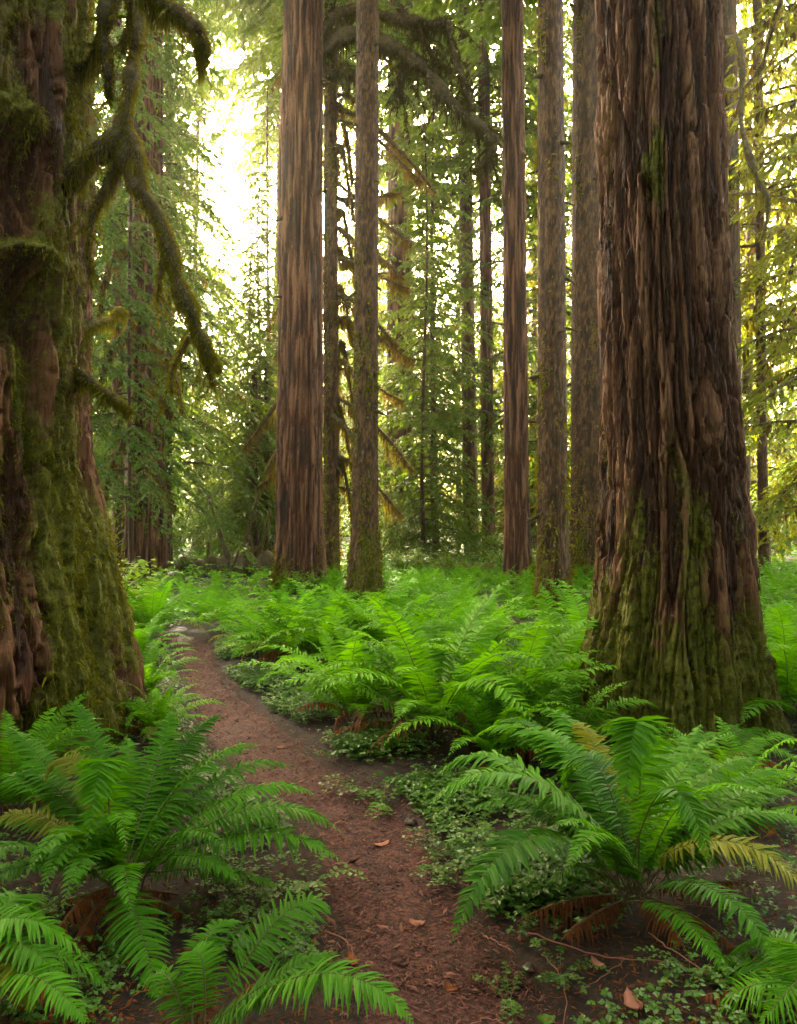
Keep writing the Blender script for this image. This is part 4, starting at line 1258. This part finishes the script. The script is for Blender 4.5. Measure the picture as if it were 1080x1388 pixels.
def hero_frond(t, root, tip, lift, seed, wmax=.088, npairs=46, mid=None, name='frond', dead=False, bow=0.0, t0=.2, seg=5, face=None, **kw):
    """a frond from root to tip in world space; lift raises the arch's middle"""
    root, tip = np.asarray(root, float), np.asarray(tip, float)
    if mid is None:
        d = tip - root
        lat = nrm(np.cross(d, [0, 0, 1.0]))
        c1 = root + d * .30 + np.array([0, 0, 1.0]) * lift * 1.0 + lat * bow * .6
        c2 = root + d * .74 + np.array([0, 0, 1.0]) * lift * 1.05 + lat * bow
    else:
        c1, c2 = mid
    s_ = np.linspace(0, 1, 36)[:, None]
    P = (1 - s_) ** 3 * root + 3 * (1 - s_) ** 2 * s_ * c1 + 3 * (1 - s_) * s_ ** 2 * c2 + s_ ** 3 * tip
    loc = np.array(t.location)
    d = tip - root
    hd = np.array([d[0], d[1], 0])
    ref = nrm(np.cross(hd, [0, 0, 1.0])) if np.linalg.norm(hd) > .05 else np.array([1.0, 0, 0])
    kwa = dict(droop=.30, serr=.10, rag=.06)
    kwa.update(kw)
    kw_mat[0] = M['fern_old'] if seed % 9 == 4 else M['fern']
    me = frond_mesh(P - loc, dead=dead, wmax=wmax, npairs=npairs, seg=seg, seed=seed, t0=t0, side_ref=ref, **kwa)
    kw_mat[0] = M['fern']
    return obj(name, me, t)

def hero_fern(label, rpx, rpy, fronds, seed, rz=.06, dead=(), fill=0):
    gx_, gy_ = GP(rpx, rpy)
    z = float(gz(np.array([gx_]), np.array([gy_]))[0])
    t = thing('sword_fern', label, 'fern', (gx_, gy_, z))
    root = np.array([gx_, gy_, z + rz])
    g = np.random.default_rng(seed)
    for k, fr in enumerate(fronds):
        px, py, dz, lift = fr[:4]
        wm = (fr[4] if len(fr) > 4 else .088) * 1.36
        bow = fr[5] if len(fr) > 5 else g.normal(0, .05)
        r0 = root + np.array([g.normal(0, .03), g.normal(0, .03), g.normal(0, .015)])
        hero_frond(t, r0, W(px, py, gy_ + dz), lift, seed * 50 + k, wmax=wm, bow=bow)
    for k in range(fill):
        az, e0 = g.uniform(0, 6.283), g.uniform(42, 78)
        Pc = arch(e0, g.uniform(.62, .92), g.uniform(60, 110), 30, sway=g.normal(0, .1), tipcurl=20)
        me = frond_mesh(Pc, wmax=.085, npairs=42, seg=4, seed=seed * 77 + k, t0=.16, serr=.1, rag=.08)
        obj('frond', me, t, (g.normal(0, .03), g.normal(0, .03), rz), (0, 0, az))
    for k, fr in enumerate(dead):
        px, py, dz, lift = fr[:4]
        hero_frond(t, root, W(px, py, gy_ + dz), lift, seed * 50 + 30 + k, wmax=.06, npairs=34, name='dead_frond', dead=True, droop=1.0, curl=-.35, rag=.5, seg=3)
    return t

# front fern beside the left giant
hero_fern('large spreading sword fern in front of the mossy giant, reaching over the path', 165, 1232, [
    (100, 950, .35, .10), (8, 985, .45, .12), (-25, 1068, .25, .22), (-30, 1130, -.05, .20), (232, 965, .55, .10), (300, 968, .55, .12), (352, 1010, .45, .16),
    (398, 1042, .35, .20), (428, 1078, .22, .20), (462, 1128, .05, .26, .10), (466, 1170, -.10, .22, .10), (118, 1150, -.45, .50, .09), (60, 1060, .1, .30), (170, 1000, .6, .10),
    (222, 1372, -.62, .16, .085), (100, 1225, -.30, .38, .08), (330, 1200, -.2, .16, .07), (385, 1205, .05, .10, .06), (260, 1060, .55, .16), (30, 1180, -.2, .2, .07), (130, 1370, -.55, .05, .06)], 11,
    dead=[(285, 1270, -.1, .05), (60, 1300, -.35, .12), (150, 1330, -.4, .08), (40, 1240, 0, .03), (300, 1240, .2, .05), (70, 1385, -.5, .15)], fill=16)
# fronds from the fern whose root is below the frame
hero_fern('sword fern at the lower edge whose fronds reach up beside the path', 262, 1465, [
    (445, 1228, .22, .16, .10), (455, 1290, .02, .10, .07), (560, 1385, -.22, .20, .09), (330, 1250, .25, .10, .06), (250, 1300, .1, .12, .06), (200, 1330, .1, .10, .06), (470, 1345, -.1, .12, .07)], 12,
    dead=[(270, 1300, .2, .05), (290, 1330, .1, .04), (235, 1330, .1, .06), (350, 1330, 0, .03)])
hero_fern('fern with a pale arching frond cut off at the lower corner beside dead fronds', -70, 1400, [
    (118, 1300, .05, .26, .09), (40, 1240, .3, .2), (45, 1370, -.2, .16, .08), (20, 1300, .1, .2, .08), (-20, 1180, .4, .1), (95, 1340, -.1, .2, .08), (120, 1388, -.25, .15, .08), (70, 1265, .2, .2, .075), (150, 1345, .1, .16, .07)], 13, dead=[(55, 1320, .15, .2), (100, 1385, 0, .15)])
# front fern below the right giant
hero_fern('large sword fern with arching fronds in front of the massive furrowed trunk', 862, 1252, [
    (588, 1056, .25, .34, .105), (580, 1095, .02, .34, .11), (612, 1278, -.42, .34, .105), (640, 1005, .75, .34), (668, 985, .85, .30), (725, 962, .75, .20), (778, 980, .55, .16), (700, 1010, .5, .30),
    (842, 1120, -.35, .62, .095), (950, 982, .70, .08), (1068, 1046, .50, .16), (1092, 1084, .35, .20), (1100, 1125, .15, .22), (900, 1010, .8, .15), (965, 1180, -.45, .42, .085), (1110, 1235, -.30, .26, .10), (1072, 1335, -.55, .22, .07),
    (1010, 1140, .2, .26), (760, 1080, .2, .40), (1095, 1180, 0, .18), (860, 1020, .6, .22), (990, 1330, -.5, .1, .05), (690, 1130, .1, .2, .07), (740, 1200, -.1, .12, .06)], 14,
    dead=[(700, 1250, -.1, .05), (760, 1275, -.25, .03), (930, 1290, -.3, .05), (1010, 1300, -.3, .06), (790, 1180, .3, .04), (1040, 1200, .1, .04)], fill=16)
hero_fern('fern sprouting at the lower corner below the large arching fern', 1120, 1400, [(955, 1375, .1, .12), (1010, 1340, .2, .12), (1060, 1320, .3, .1), (1085, 1290, .3, .1), (985, 1300, .3, .14), (1030, 1388, -.1, .14), (930, 1345, .25, .12), (1075, 1360, -.1, .2)], 15, dead=[(960, 1340, .2, .06), (1000, 1300, .35, .06), (900, 1370, .1, .06)])
hero_fern('small fern at the foot of the massive trunk on its far side', 1010, 1050, [
    (945, 1010, -.2, .15, .07), (1072, 1015, .1, .2, .07), (1040, 990, .3, .1, .07), (985, 985, .2, .1, .07), (1090, 1045, -.2, .15, .07), (965, 1045, -.3, .15, .07)], 16, dead=[(950, 1040, -.2, .05), (1060, 1040, -.2, .05)])

# the fern carpet
gf = np.random.default_rng(77)
TRK = [(cxl, cyl, 1.35), (cxr, cyr, .85)] + [(a[1], a[2], .45) for a in TREES.values()]
spots = []
def ok(x, y, r, gap):
    if path_dist(np.array([x]), np.array([y]))[0] < gap: return False
    for (tx_, ty_, tr0) in TRK:
        if math.hypot(x - tx_, y - ty_) < tr0: return False
    for (a, b) in spots:
        if math.hypot(x - a, y - b) < r: return False
    return True
named = [  # px, py of the root, scale, label
    (590, 1012, 1.10, 'broad bright fern drooping over dead fronds right of the path bend'),
    (700, 1000, .95, 'fern with brown dead fronds beneath it left of the massive trunk'),
    (480, 985, .85, 'low spreading fern with pale fronds at the bank right of the path'),
    (392, 908, .9, 'tall upright fern on the inner side of the path bend'),
    (440, 915, 1.05, 'full fern clump behind the inner bend of the path'),
    (520, 925, 1.05, 'dense bright fern in the bank between path and massive trunk'),
    (352, 893, .72, 'fern bunch hanging over the narrow end of the path'),
    (196, 948, .52, 'fern growing between the mossy giant and the path'),
    (186, 902, .62, 'fern behind the mossy giant at the path edge'),
    (205, 866, .85, 'fern clump where the path disappears'),
    (620, 940, 1.0, 'upright bright green fern in the middle of the bank'),
    (760, 960, .95, 'fern pressed against the left foot of the massive trunk'),
    (672, 1042, .8, 'fern in the shade behind the long left fronds of the arching fern'),
    (765, 1035, .8, 'fern between the arching fern and the massive trunk'),
    (1000, 1110, .7, 'fern behind the right fronds of the large arching fern'),
    (212, 1000, .42, 'low fern at the foot of the mossy giant by the path'),
    (20, 1110, .75, 'dark fern at the foot of the mossy giant beyond the spreading fern'),
    (1065, 960, 1.0, 'bright fern beside the right foot of the massive trunk'),
]
for k, (px, py, s0, lab) in enumerate(named):
    s0 *= 1.22 if py < 1030 else 1
    x, y = GP(px, py)
    spots.append((x, y))
    fern_mid(x, y, s0, lab, None, 1000 + k, nf=24, dead=6 if py > 930 else 3)
cand = []
y = 5.6
while y < 21:
    half = y * .58 + .8
    stp = .62 + .012 * y
    for x in np.arange(-half, half, stp):
        cand.append((x + gf.uniform(-.28, .28), y + gf.uniform(-.28, .28)))
    y += stp * .95
n_mid = n_far = 0
for (x, y) in cand:
    if n_mid + n_far >= 272: break
    if not ok(x, y, .68 if y < 9 else .54, .5 if y < 9.3 else .02): continue
    px = 540 + x / y * F
    if y < 8 and px > 560 and px < 790 and y < 5.9: continue
    if px < 150 and y < 13: continue
    if 810 < px < 1000 and y < 9: continue
    spots.append((x, y))
    side = 'left' if x < np.interp(y, PC[:190, 1], PC[:190, 0]) else 'right'
    if y < 8.6:
        lab, grp = ('bright fern in the thick carpet on the near bank right of the path', 'ferns of the near bank') if side == 'right' else ('bright fern in the strip between path and mossy giant', 'ferns left of the path')
        fern_mid(x, y, gf.uniform(.9, 1.3), lab, grp, 2000 + n_mid, nf=18, dead=2)
        n_mid += 1
    else:
        if px < 300: lab, grp = 'fern of the carpet around the trunks left of the log', 'ferns below the log trunks'
        elif px < 560: lab, grp = 'fern of the carpet around the red-barked and knotted trunks', 'ferns round the red-barked trunk'
        elif px < 830: lab, grp = 'fern of the bright carpet below the pale and straight trunks', 'ferns of the central carpet'
        else: lab, grp = 'fern on the sunlit slope beyond the massive trunk', 'ferns beyond the massive trunk'
        z = float(gz(np.array([x]), np.array([y]))[0])
        o = obj('sword_fern', LOWF[n_far % 7], None, (x, y, z - .02), (gf.normal(0, .06), gf.normal(0, .06), gf.uniform(0, 6.28)), gf.uniform(.62, .95) * (.5 if any(abs(px - b) < w and zt - 2.6 < y < zt for b, w, zt in ((404, 45, 14.7), (494, 34, 13.3), (749, 34, 12.2), (187, 40, 16), (300, 90, 18.2), (300, 90, 20.2), (300, 80, 15.8))) else 1))
        tag(o, lab, 'fern', grp)
        n_far += 1
print('ferns', n_mid, n_far)

# ------------------------------------------------------------------ small ground plants
def scatter_leaves(n, fn, seed, size, hgt, mat, name, label, trefoil=True):
    g = np.random.default_rng(seed)
    pts = fn(g, n)
    z = gz(pts[:, 0], pts[:, 1])
    A = Acc()
    hh = g.uniform(.2, 1, len(pts)) * hgt
    base = np.c_[pts, z + hh]
    L = size * g.uniform(.55, 1.35, len(pts))
    tint = np.clip(g.normal(.5, .25, len(pts)), 0, 1)
    a0 = g.uniform(0, 6.283, len(pts))
    for k in range(3 if trefoil else 1):
        a = a0 + k * 2.094
        d = nrm(np.stack([np.cos(a), np.sin(a), g.uniform(-.35, .25, len(pts))], 1))
        sv = nrm(np.cross(d, np.array([0, 0, 1.0]) + g.normal(0, .25, (len(pts), 3))))
        vv, qq = leaves(base, d, sv, L, L * .42, drop=.1, fold=-.2)
        A.add(vv, quads=qq, tint=np.repeat(tint, 4))
    o = obj(name, A.mesh(name, M[mat], False))
    tag(o, label, kind='stuff')
    return o

def near_path(lo, hi, y0, y1, side=0):
    def f(g, n):
        out = []
        while sum(len(a) for a in out) < n:
            k = g.integers(0, nP, n)
            sgn = g.choice([-1, 1], n) if side == 0 else np.full(n, side)
            off = PWd[k] + g.uniform(lo, hi, n) ** 1.0
            dirv = nrm(PRs[k] - PC[k])
            p = PC[k] + dirv * (off * sgn)[:, None] + g.normal(0, .05, (n, 2))
            patch = noise3(p[:, 0] * 2.2, p[:, 1] * 2.2, 0 * p[:, 0], 90) + g.normal(0, .25, n)
            m = (p[:, 1] > y0) & (p[:, 1] < y1) & (path_dist(p[:, 0], p[:, 1]) > lo) & (patch > -.18)
            out.append(p[m])
        return np.vstack(out)[:n]
    return f
scatter_leaves(7000, near_path(.0, .5, 2.9, 9.5, 1), 91, .026, .10, 'sorrel', 'ground_cover_plants', 'low carpet of small round-leaved plants along the path edge')
scatter_leaves(2200, near_path(.05, .45, 2.6, 10, -1), 92, .024, .08, 'sorrel', 'ground_cover_plants', 'low leafy plants between the path and the mossy giant')
def front_floor(g, n):
    y = 2.2 + g.random(n) ** 1.3 * 3.2
    x = g.uniform(-1, 1, n) * y * .55
    p = np.c_[x, y]
    patch = noise3(x * 3.1, y * 3.1, 0 * x, 97) + g.normal(0, .2, n)
    return p[(path_dist(x, y) > .03) & (patch > .0)]
scatter_leaves(7000, front_floor, 94, .020, .07, 'sorrel', 'ground_cover_plants', 'tiny dark green leaves dotted over the shaded soil under the front ferns')
def far_floor(g, n):
    y = g.uniform(8, 42, n)
    x = g.uniform(-1, 1, n) * (y * .6 + 1)
    p = np.c_[x, y]
    return p[path_dist(x, y) > .1]
scatter_leaves(11000, far_floor, 93, .10, .35, 'fern_far', 'undergrowth', 'green undergrowth covering the floor between the far trunks')

# leafy sprigs right of the path
def sprig_mesh(seed):
    g = np.random.default_rng(seed)
    S, A = Acc(), Acc()
    for k in range(9):
        az = g.uniform(0, 6.283)
        d = np.array([math.cos(az), math.sin(az), 0])
        L = g.uniform(.14, .30)
        tt = np.linspace(0, 1, 8)[:, None]
        P = d * L * tt + np.array([0, 0, 1.0]) * L * (1.1 * tt - .8 * tt ** 2)
        v, q, t = tube(P, np.linspace(.0022, .001, 8), 4, cap=False)
        S.add(v, quads=q)
        n = 16
        ss = np.linspace(.2, 1, n)
        pp = np.stack([np.interp(ss, tt[:, 0], P[:, c]) for c in range(3)], 1)
        lat = np.array([-d[1], d[0], 0])
        sg = np.tile([1, -1], n // 2)[:, None]
        dd = nrm(lat[None] * sg + d[None] * .4 + g.normal(0, .25, (n, 3)))
        sv = nrm(np.cross(dd, np.array([0, 0, 1.0]) + g.normal(0, .2, (n, 3))))
        LL = g.uniform(.022, .038, n)
        vv, qq = leaves(pp, dd, sv, LL, LL * .36, drop=.1)
        A.add(vv, quads=qq, tint=np.repeat(np.clip(g.normal(.45, .2, n), 0, 1), 4))
    return A.mesh('leaves', M['sorrel'], False), S.mesh('stems', M['rachis'])
SP = [sprig_mesh(k) for k in (1, 2, 3)]
for k, (px, py) in enumerate([(610, 1120), (640, 1135), (660, 1160), (620, 1160), (680, 1120), (700, 1165), (600, 1090), (650, 1100), (590, 1140), (730, 1140), (670, 1190)]):
    x, y = GP(px, py + 30)
    t = thing('leafy_plant', 'small dark leafy sprig in the patch between path and large arching fern', 'plant', (x, y, float(gz(np.array([x]), np.array([y]))[0])), k * 1.7, 'sprigs beside the arching fern', random.uniform(.6, .95))
    obj('leaves', SP[k % 3][0], t)
    obj('stems', SP[k % 3][1], t)
for k, (px, py, lab) in enumerate([(350, 1195, 'leafy sprig under the spreading fern by the path'), (420, 1180, 'leafy sprig at the path edge below the spreading fern tips'), (520, 1080, 'small bright sprig at the right path edge'),
                                   (500, 1060, 'little sprig on the bank above the path'), (460, 1010, 'sprig on the bank under the low pale fern'), (690, 1325, 'tiny sprig on bare soil right of the path'), (935, 1330, 'creeping green sprig below the large arching fern'), (760, 1310, 'thin sprig among twigs under the arching fern')]):
    x, y = GP(px, py + 12)
    t = thing('leafy_plant', lab, 'plant', (x, y, float(gz(np.array([x]), np.array([y]))[0])), k * 2.1, None, .55 if k > 4 else .9)
    obj('leaves', SP[k % 3][0], t)
    obj('stems', SP[k % 3][1], t)

# ------------------------------------------------------------------ litter
def chips(n, fn, seed, lo, hi, name, label, mat='chip', lift=.014):
    g = np.random.default_rng(seed)
    p = fn(g, n)
    n = len(p)
    z = gz(p[:, 0], p[:, 1]) + lift
    a = g.uniform(0, 6.283, n)
    L = g.uniform(lo, hi, n) * (.5 + g.random(n))
    d = nrm(np.stack([np.cos(a), np.sin(a), g.normal(0, .22, n)], 1))
    sv = nrm(np.cross(d, np.array([0, 0, 1.0]) + g.normal(0, .35, (n, 3))))
    up = np.cross(sv, d)
    wv = L * np.where(g.random(n) < .6, .07, g.uniform(.15, .4, n))
    b = np.c_[p, z + g.uniform(0, .012, n)]
    th = np.minimum(wv * .5, .004)[:, None]
    l, w_ = L[:, None] * .5, wv[:, None] * .5
    V = np.stack([b - d * l, b - sv * w_ + d * l * .2, b + d * l, b + sv * w_ - d * l * .2, b + up * th + d * l * .1], 1)
    o_ = np.arange(n)[:, None] * 5
    T = np.concatenate([o_ + np.array([[x]]) if False else o_ + np.array(x)[None] for x in ([0, 1, 4], [1, 2, 4], [2, 3, 4], [3, 0, 4])])
    A = Acc()
    A.add(V.reshape(-1, 3), tris=T, tint=np.repeat(np.clip(g.beta(1.3, 2.2, n), 0, 1), 5))
    o = obj(name, A.mesh(name, M[mat], False))
    tag(o, label, kind='stuff')
    return o
def on_path(g, n):
    k = (g.random(n) ** 1.35 * 190).astype(int)
    t_ = g.uniform(-1, 1, n)
    f = g.random(n)[:, None]
    k2 = np.minimum(k + 1, nP - 1)
    c = PC[k] * (1 - f) + PC[k2] * f
    e = (PRs[k] - PC[k])
    return c + e * t_[:, None] * 1.08
chips(26000, on_path, 95, .010, .030, 'needle_litter', 'reddish needles and bark chips strewn over the path')
chips(700, on_path, 98, .03, .06, 'needle_litter', 'larger bark scraps scattered on the path', lift=.018)
def off_path(g, n):
    y = 2.2 + g.random(n) ** 1.7 * 7
    x = g.uniform(-1, 1, n) * (y * .55)
    p = np.c_[x, y]
    return p[path_dist(x, y) > -.02]
chips(24000, off_path, 96, .010, .034, 'leaf_litter', 'brown dead leaf scraps under the ferns', mat='dead', lift=.012)

def twig(px0, py0, px1, py1, r, label, seed, lift=.02):
    a, b = GP(px0, py0), GP(px1, py1)
    g = np.random.default_rng(seed)
    n = 14
    s_ = np.linspace(0, 1, n)[:, None]
    xy = a * (1 - s_) + b * s_ + g.normal(0, .0035, (n, 2)) + np.array([[b[1] - a[1], a[0] - b[0]]]) * .10 * np.sin(s_ * 3.14) * g.choice([-1, 1])
    z = gz(xy[:, 0], xy[:, 1]) + lift + .02 * np.sin(s_[:, 0] * 3.14)
    v, q, t = tube(np.c_[xy, z], np.linspace(r, r * .5, n) * .55, 6, seed)
    o = obj('twig', mesh('twig', v, [q, np.array(t)], M['chip'], True, {'tint': np.full(len(v), g.uniform(.5, .9))}))
    tag(o, label, 'twig')
for k, a in enumerate([(615, 1208, 648, 1228, .004, 'short pale twig at the path edge beside the low arching frond'), (655, 1265, 700, 1295, .004, 'bent twig on the soil below the low arching frond'),
                       (715, 1275, 910, 1335, .005, 'long thin pale twig lying under the arching fern'), (735, 1300, 765, 1385, .004, 'thin twig pointing down towards the frame edge'),
                       (860, 1250, 960, 1255, .004, 'twig curving out from the root of the arching fern'), (440, 1255, 485, 1298, .005, 'dark twig at the left edge of the path'),
                       (450, 1120, 470, 1112, .005, 'short stick lying across the path near the bend'), (880, 1290, 1000, 1380, .005, 'grey twig slanting through the shade of the arching fern'),
                       (640, 1368, 700, 1385, .004, 'twig half buried at the bottom of the path'), (780, 1350, 850, 1320, .004, 'thin branchlet among litter right of the path')]):
    twig(*a, 1200 + k)

def flake(px, py, L, w_, label, seed, mat, name, curve=.01):
    x, y = GP(px, py)
    g = np.random.default_rng(seed)
    az = g.uniform(0, 6.283)
    nu, nv = 9, 5
    u, v = np.meshgrid(np.linspace(-1, 1, nu), np.linspace(-1, 1, nv))
    wid = np.sqrt(np.clip(1 - u ** 2, 0.02, 1)) * (1 + .2 * noise3(u * 3, v * 0, u * 0, seed))
    X_, Y_ = u * L / 2, v * wid * w_ / 2
    Z_ = curve * (u ** 2 - v ** 2 * .6) + .003 * noise3(u * 3, v * 3, u * 0, seed + 1)
    top = np.stack([X_ * math.cos(az) - Y_ * math.sin(az), X_ * math.sin(az) + Y_ * math.cos(az), Z_], -1).reshape(-1, 3)
    V = np.vstack([top, top - np.array([0, 0, .003])])
    i = np.arange(nv - 1)[:, None] * nu
    j = np.arange(nu - 1)[None, :]
    q = np.stack([i + j, i + j + 1, i + nu + j + 1, i + nu + j], -1).reshape(-1, 4)
    ring = [k for k in range(nu)] + [nu * r + nu - 1 for r in range(1, nv)] + [nu * (nv - 1) + k for k in range(nu - 2, -1, -1)] + [nu * r for r in range(nv - 2, 0, -1)]
    n0 = nu * nv
    sideq = [[ring[k], ring[(k + 1) % len(ring)], ring[(k + 1) % len(ring)] + n0, ring[k] + n0] for k in range(len(ring))]
    me = mesh(name, V, [q, q[:, ::-1] + n0, np.array(sideq)], M[mat], True, {'tint': np.full(len(V), .8)})
    o = obj(name, me, None, (x, y, float(gz(np.array([x]), np.array([y]))[0]) + .026))
    tag(o, label, 'leaf' if 'leaf' in name else 'bark')
flake(740, 1372, .055, .045, 'single round green leaf lying on soil at the bottom edge', 1, 'sorrel', 'fallen_leaf', .006)
flake(858, 1374, .10, .05, 'pale brown bark flake at the bottom edge under the arching fern', 2, 'chip', 'bark_flake')
flake(517, 1140, .085, .035, 'red-brown bark chunk on the path near the fern tip', 3, 'chip', 'bark_flake')
flake(565, 1238, .07, .04, 'dark bark scrap in the middle of the path', 4, 'chip', 'bark_flake')
flake(478, 1290, .08, .03, 'curled brown leaf at the left path edge', 5, 'dead', 'fallen_leaf')
flake(380, 1008, .06, .03, 'pale chip on the path at the bend', 6, 'chip', 'bark_flake')
flake(702, 1280, .03, .018, 'small pale leaf on soil beside the bent twig', 7, 'chip', 'fallen_leaf')
flake(810, 1320, .06, .025, 'brown flake among twigs below the arching fern', 8, 'chip', 'bark_flake')
flake(612, 1325, .05, .03, 'reddish leaf on the lower path', 9, 'dead', 'fallen_leaf')
def stone(px, py, r, label, seed):
    x, y = GP(px, py)
    a, b = np.meshgrid(np.linspace(0, 2 * math.pi, 14, endpoint=False), np.linspace(.06, math.pi - .06, 9))
    V = np.stack([np.cos(a) * np.sin(b), np.sin(a) * np.sin(b) * .8, np.cos(b) * .6], -1)
    V = V * (r * (1 + .3 * noise3(V[..., 0] * 1.6, V[..., 1] * 1.6, V[..., 2] * 1.6 + seed, seed)))[..., None]
    i = np.arange(8)[:, None] * 14
    j = np.arange(14)[None, :]
    q = np.stack([i + j, i + 14 + j, i + 14 + (j + 1) % 14, i + (j + 1) % 14], -1).reshape(-1, 4)
    o = obj('stone', mesh('stone', V.reshape(-1, 3), [q], M['stone'], True), None, (x, y, float(gz(np.array([x]), np.array([y]))[0]) + r * .3), (0, 0, seed))
    tag(o, label, 'stone')
stone(716, 1306, .022, 'small grey stone on soil right of the path', 1)
stone(696, 1310, .014, 'smaller dark stone beside the grey stone', 2)
stone(556, 1112, .03, 'brown stone at the path edge under the sprigs', 3)

ORD = 'first second third fourth fifth sixth seventh eighth ninth tenth eleventh twelfth thirteenth fourteenth fifteenth sixteenth seventeenth eighteenth nineteenth twentieth twenty-first twenty-second twenty-third twenty-fourth twenty-fifth twenty-sixth twenty-seventh twenty-eighth twenty-ninth thirtieth'.split()
for grp, txt in (('ferns of the near bank', 'bright fern on the near bank right of the path, {} from the left'), ('ferns left of the path', 'bright fern between path and mossy giant, {} from the left'),
                 ('sprigs beside the arching fern', 'small dark leafy sprig between path and arching fern, {} from the left'),
                 ('sunlit conifers behind the standing trunks', 'sunlit conifer in the glowing band behind the trunks, {} from the left'),
                 ('shrubs along the far forest edge', 'hazy yellow-green shrub low along the far forest edge, {} from the left')):
    mem = sorted([o for o in bpy.data.objects if o.get('group') == grp], key=lambda o: o.location.x / o.location.y)
    if len(mem) <= len(ORD):
        for k, o in enumerate(mem):
            o['label'] = txt.format(ORD[k])

# ------------------------------------------------------------------ haze
hv = np.array([[x, y, z] for x in (-180, 180) for y in (-40, 200) for z in (-2.5, 46)], float)
hq = np.array([[0, 1, 3, 2], [4, 6, 7, 5], [0, 4, 5, 1], [2, 3, 7, 6], [0, 2, 6, 4], [1, 5, 7, 3]])
hm, nt, ns, ln = new_mat('haze_air')
pv = N(ns, 'ShaderNodeVolumePrincipled')
pv.inputs['Color'].default_value = (1.0, .96, .86, 1)
pv.inputs['Density'].default_value = .0010
pv.inputs['Anisotropy'].default_value = .88
out = N(ns, 'ShaderNodeOutputMaterial')
ln.new(pv.outputs[0], out.inputs['Volume'])
tag(obj('haze', mesh('haze', hv, [hq], hm, False)), 'thin pale haze filling the forest', kind='stuff')
print('tris', sum(len(m.loops) - 2 * len(m.polygons) for m in bpy.data.meshes), 'objs', len(bpy.data.objects))
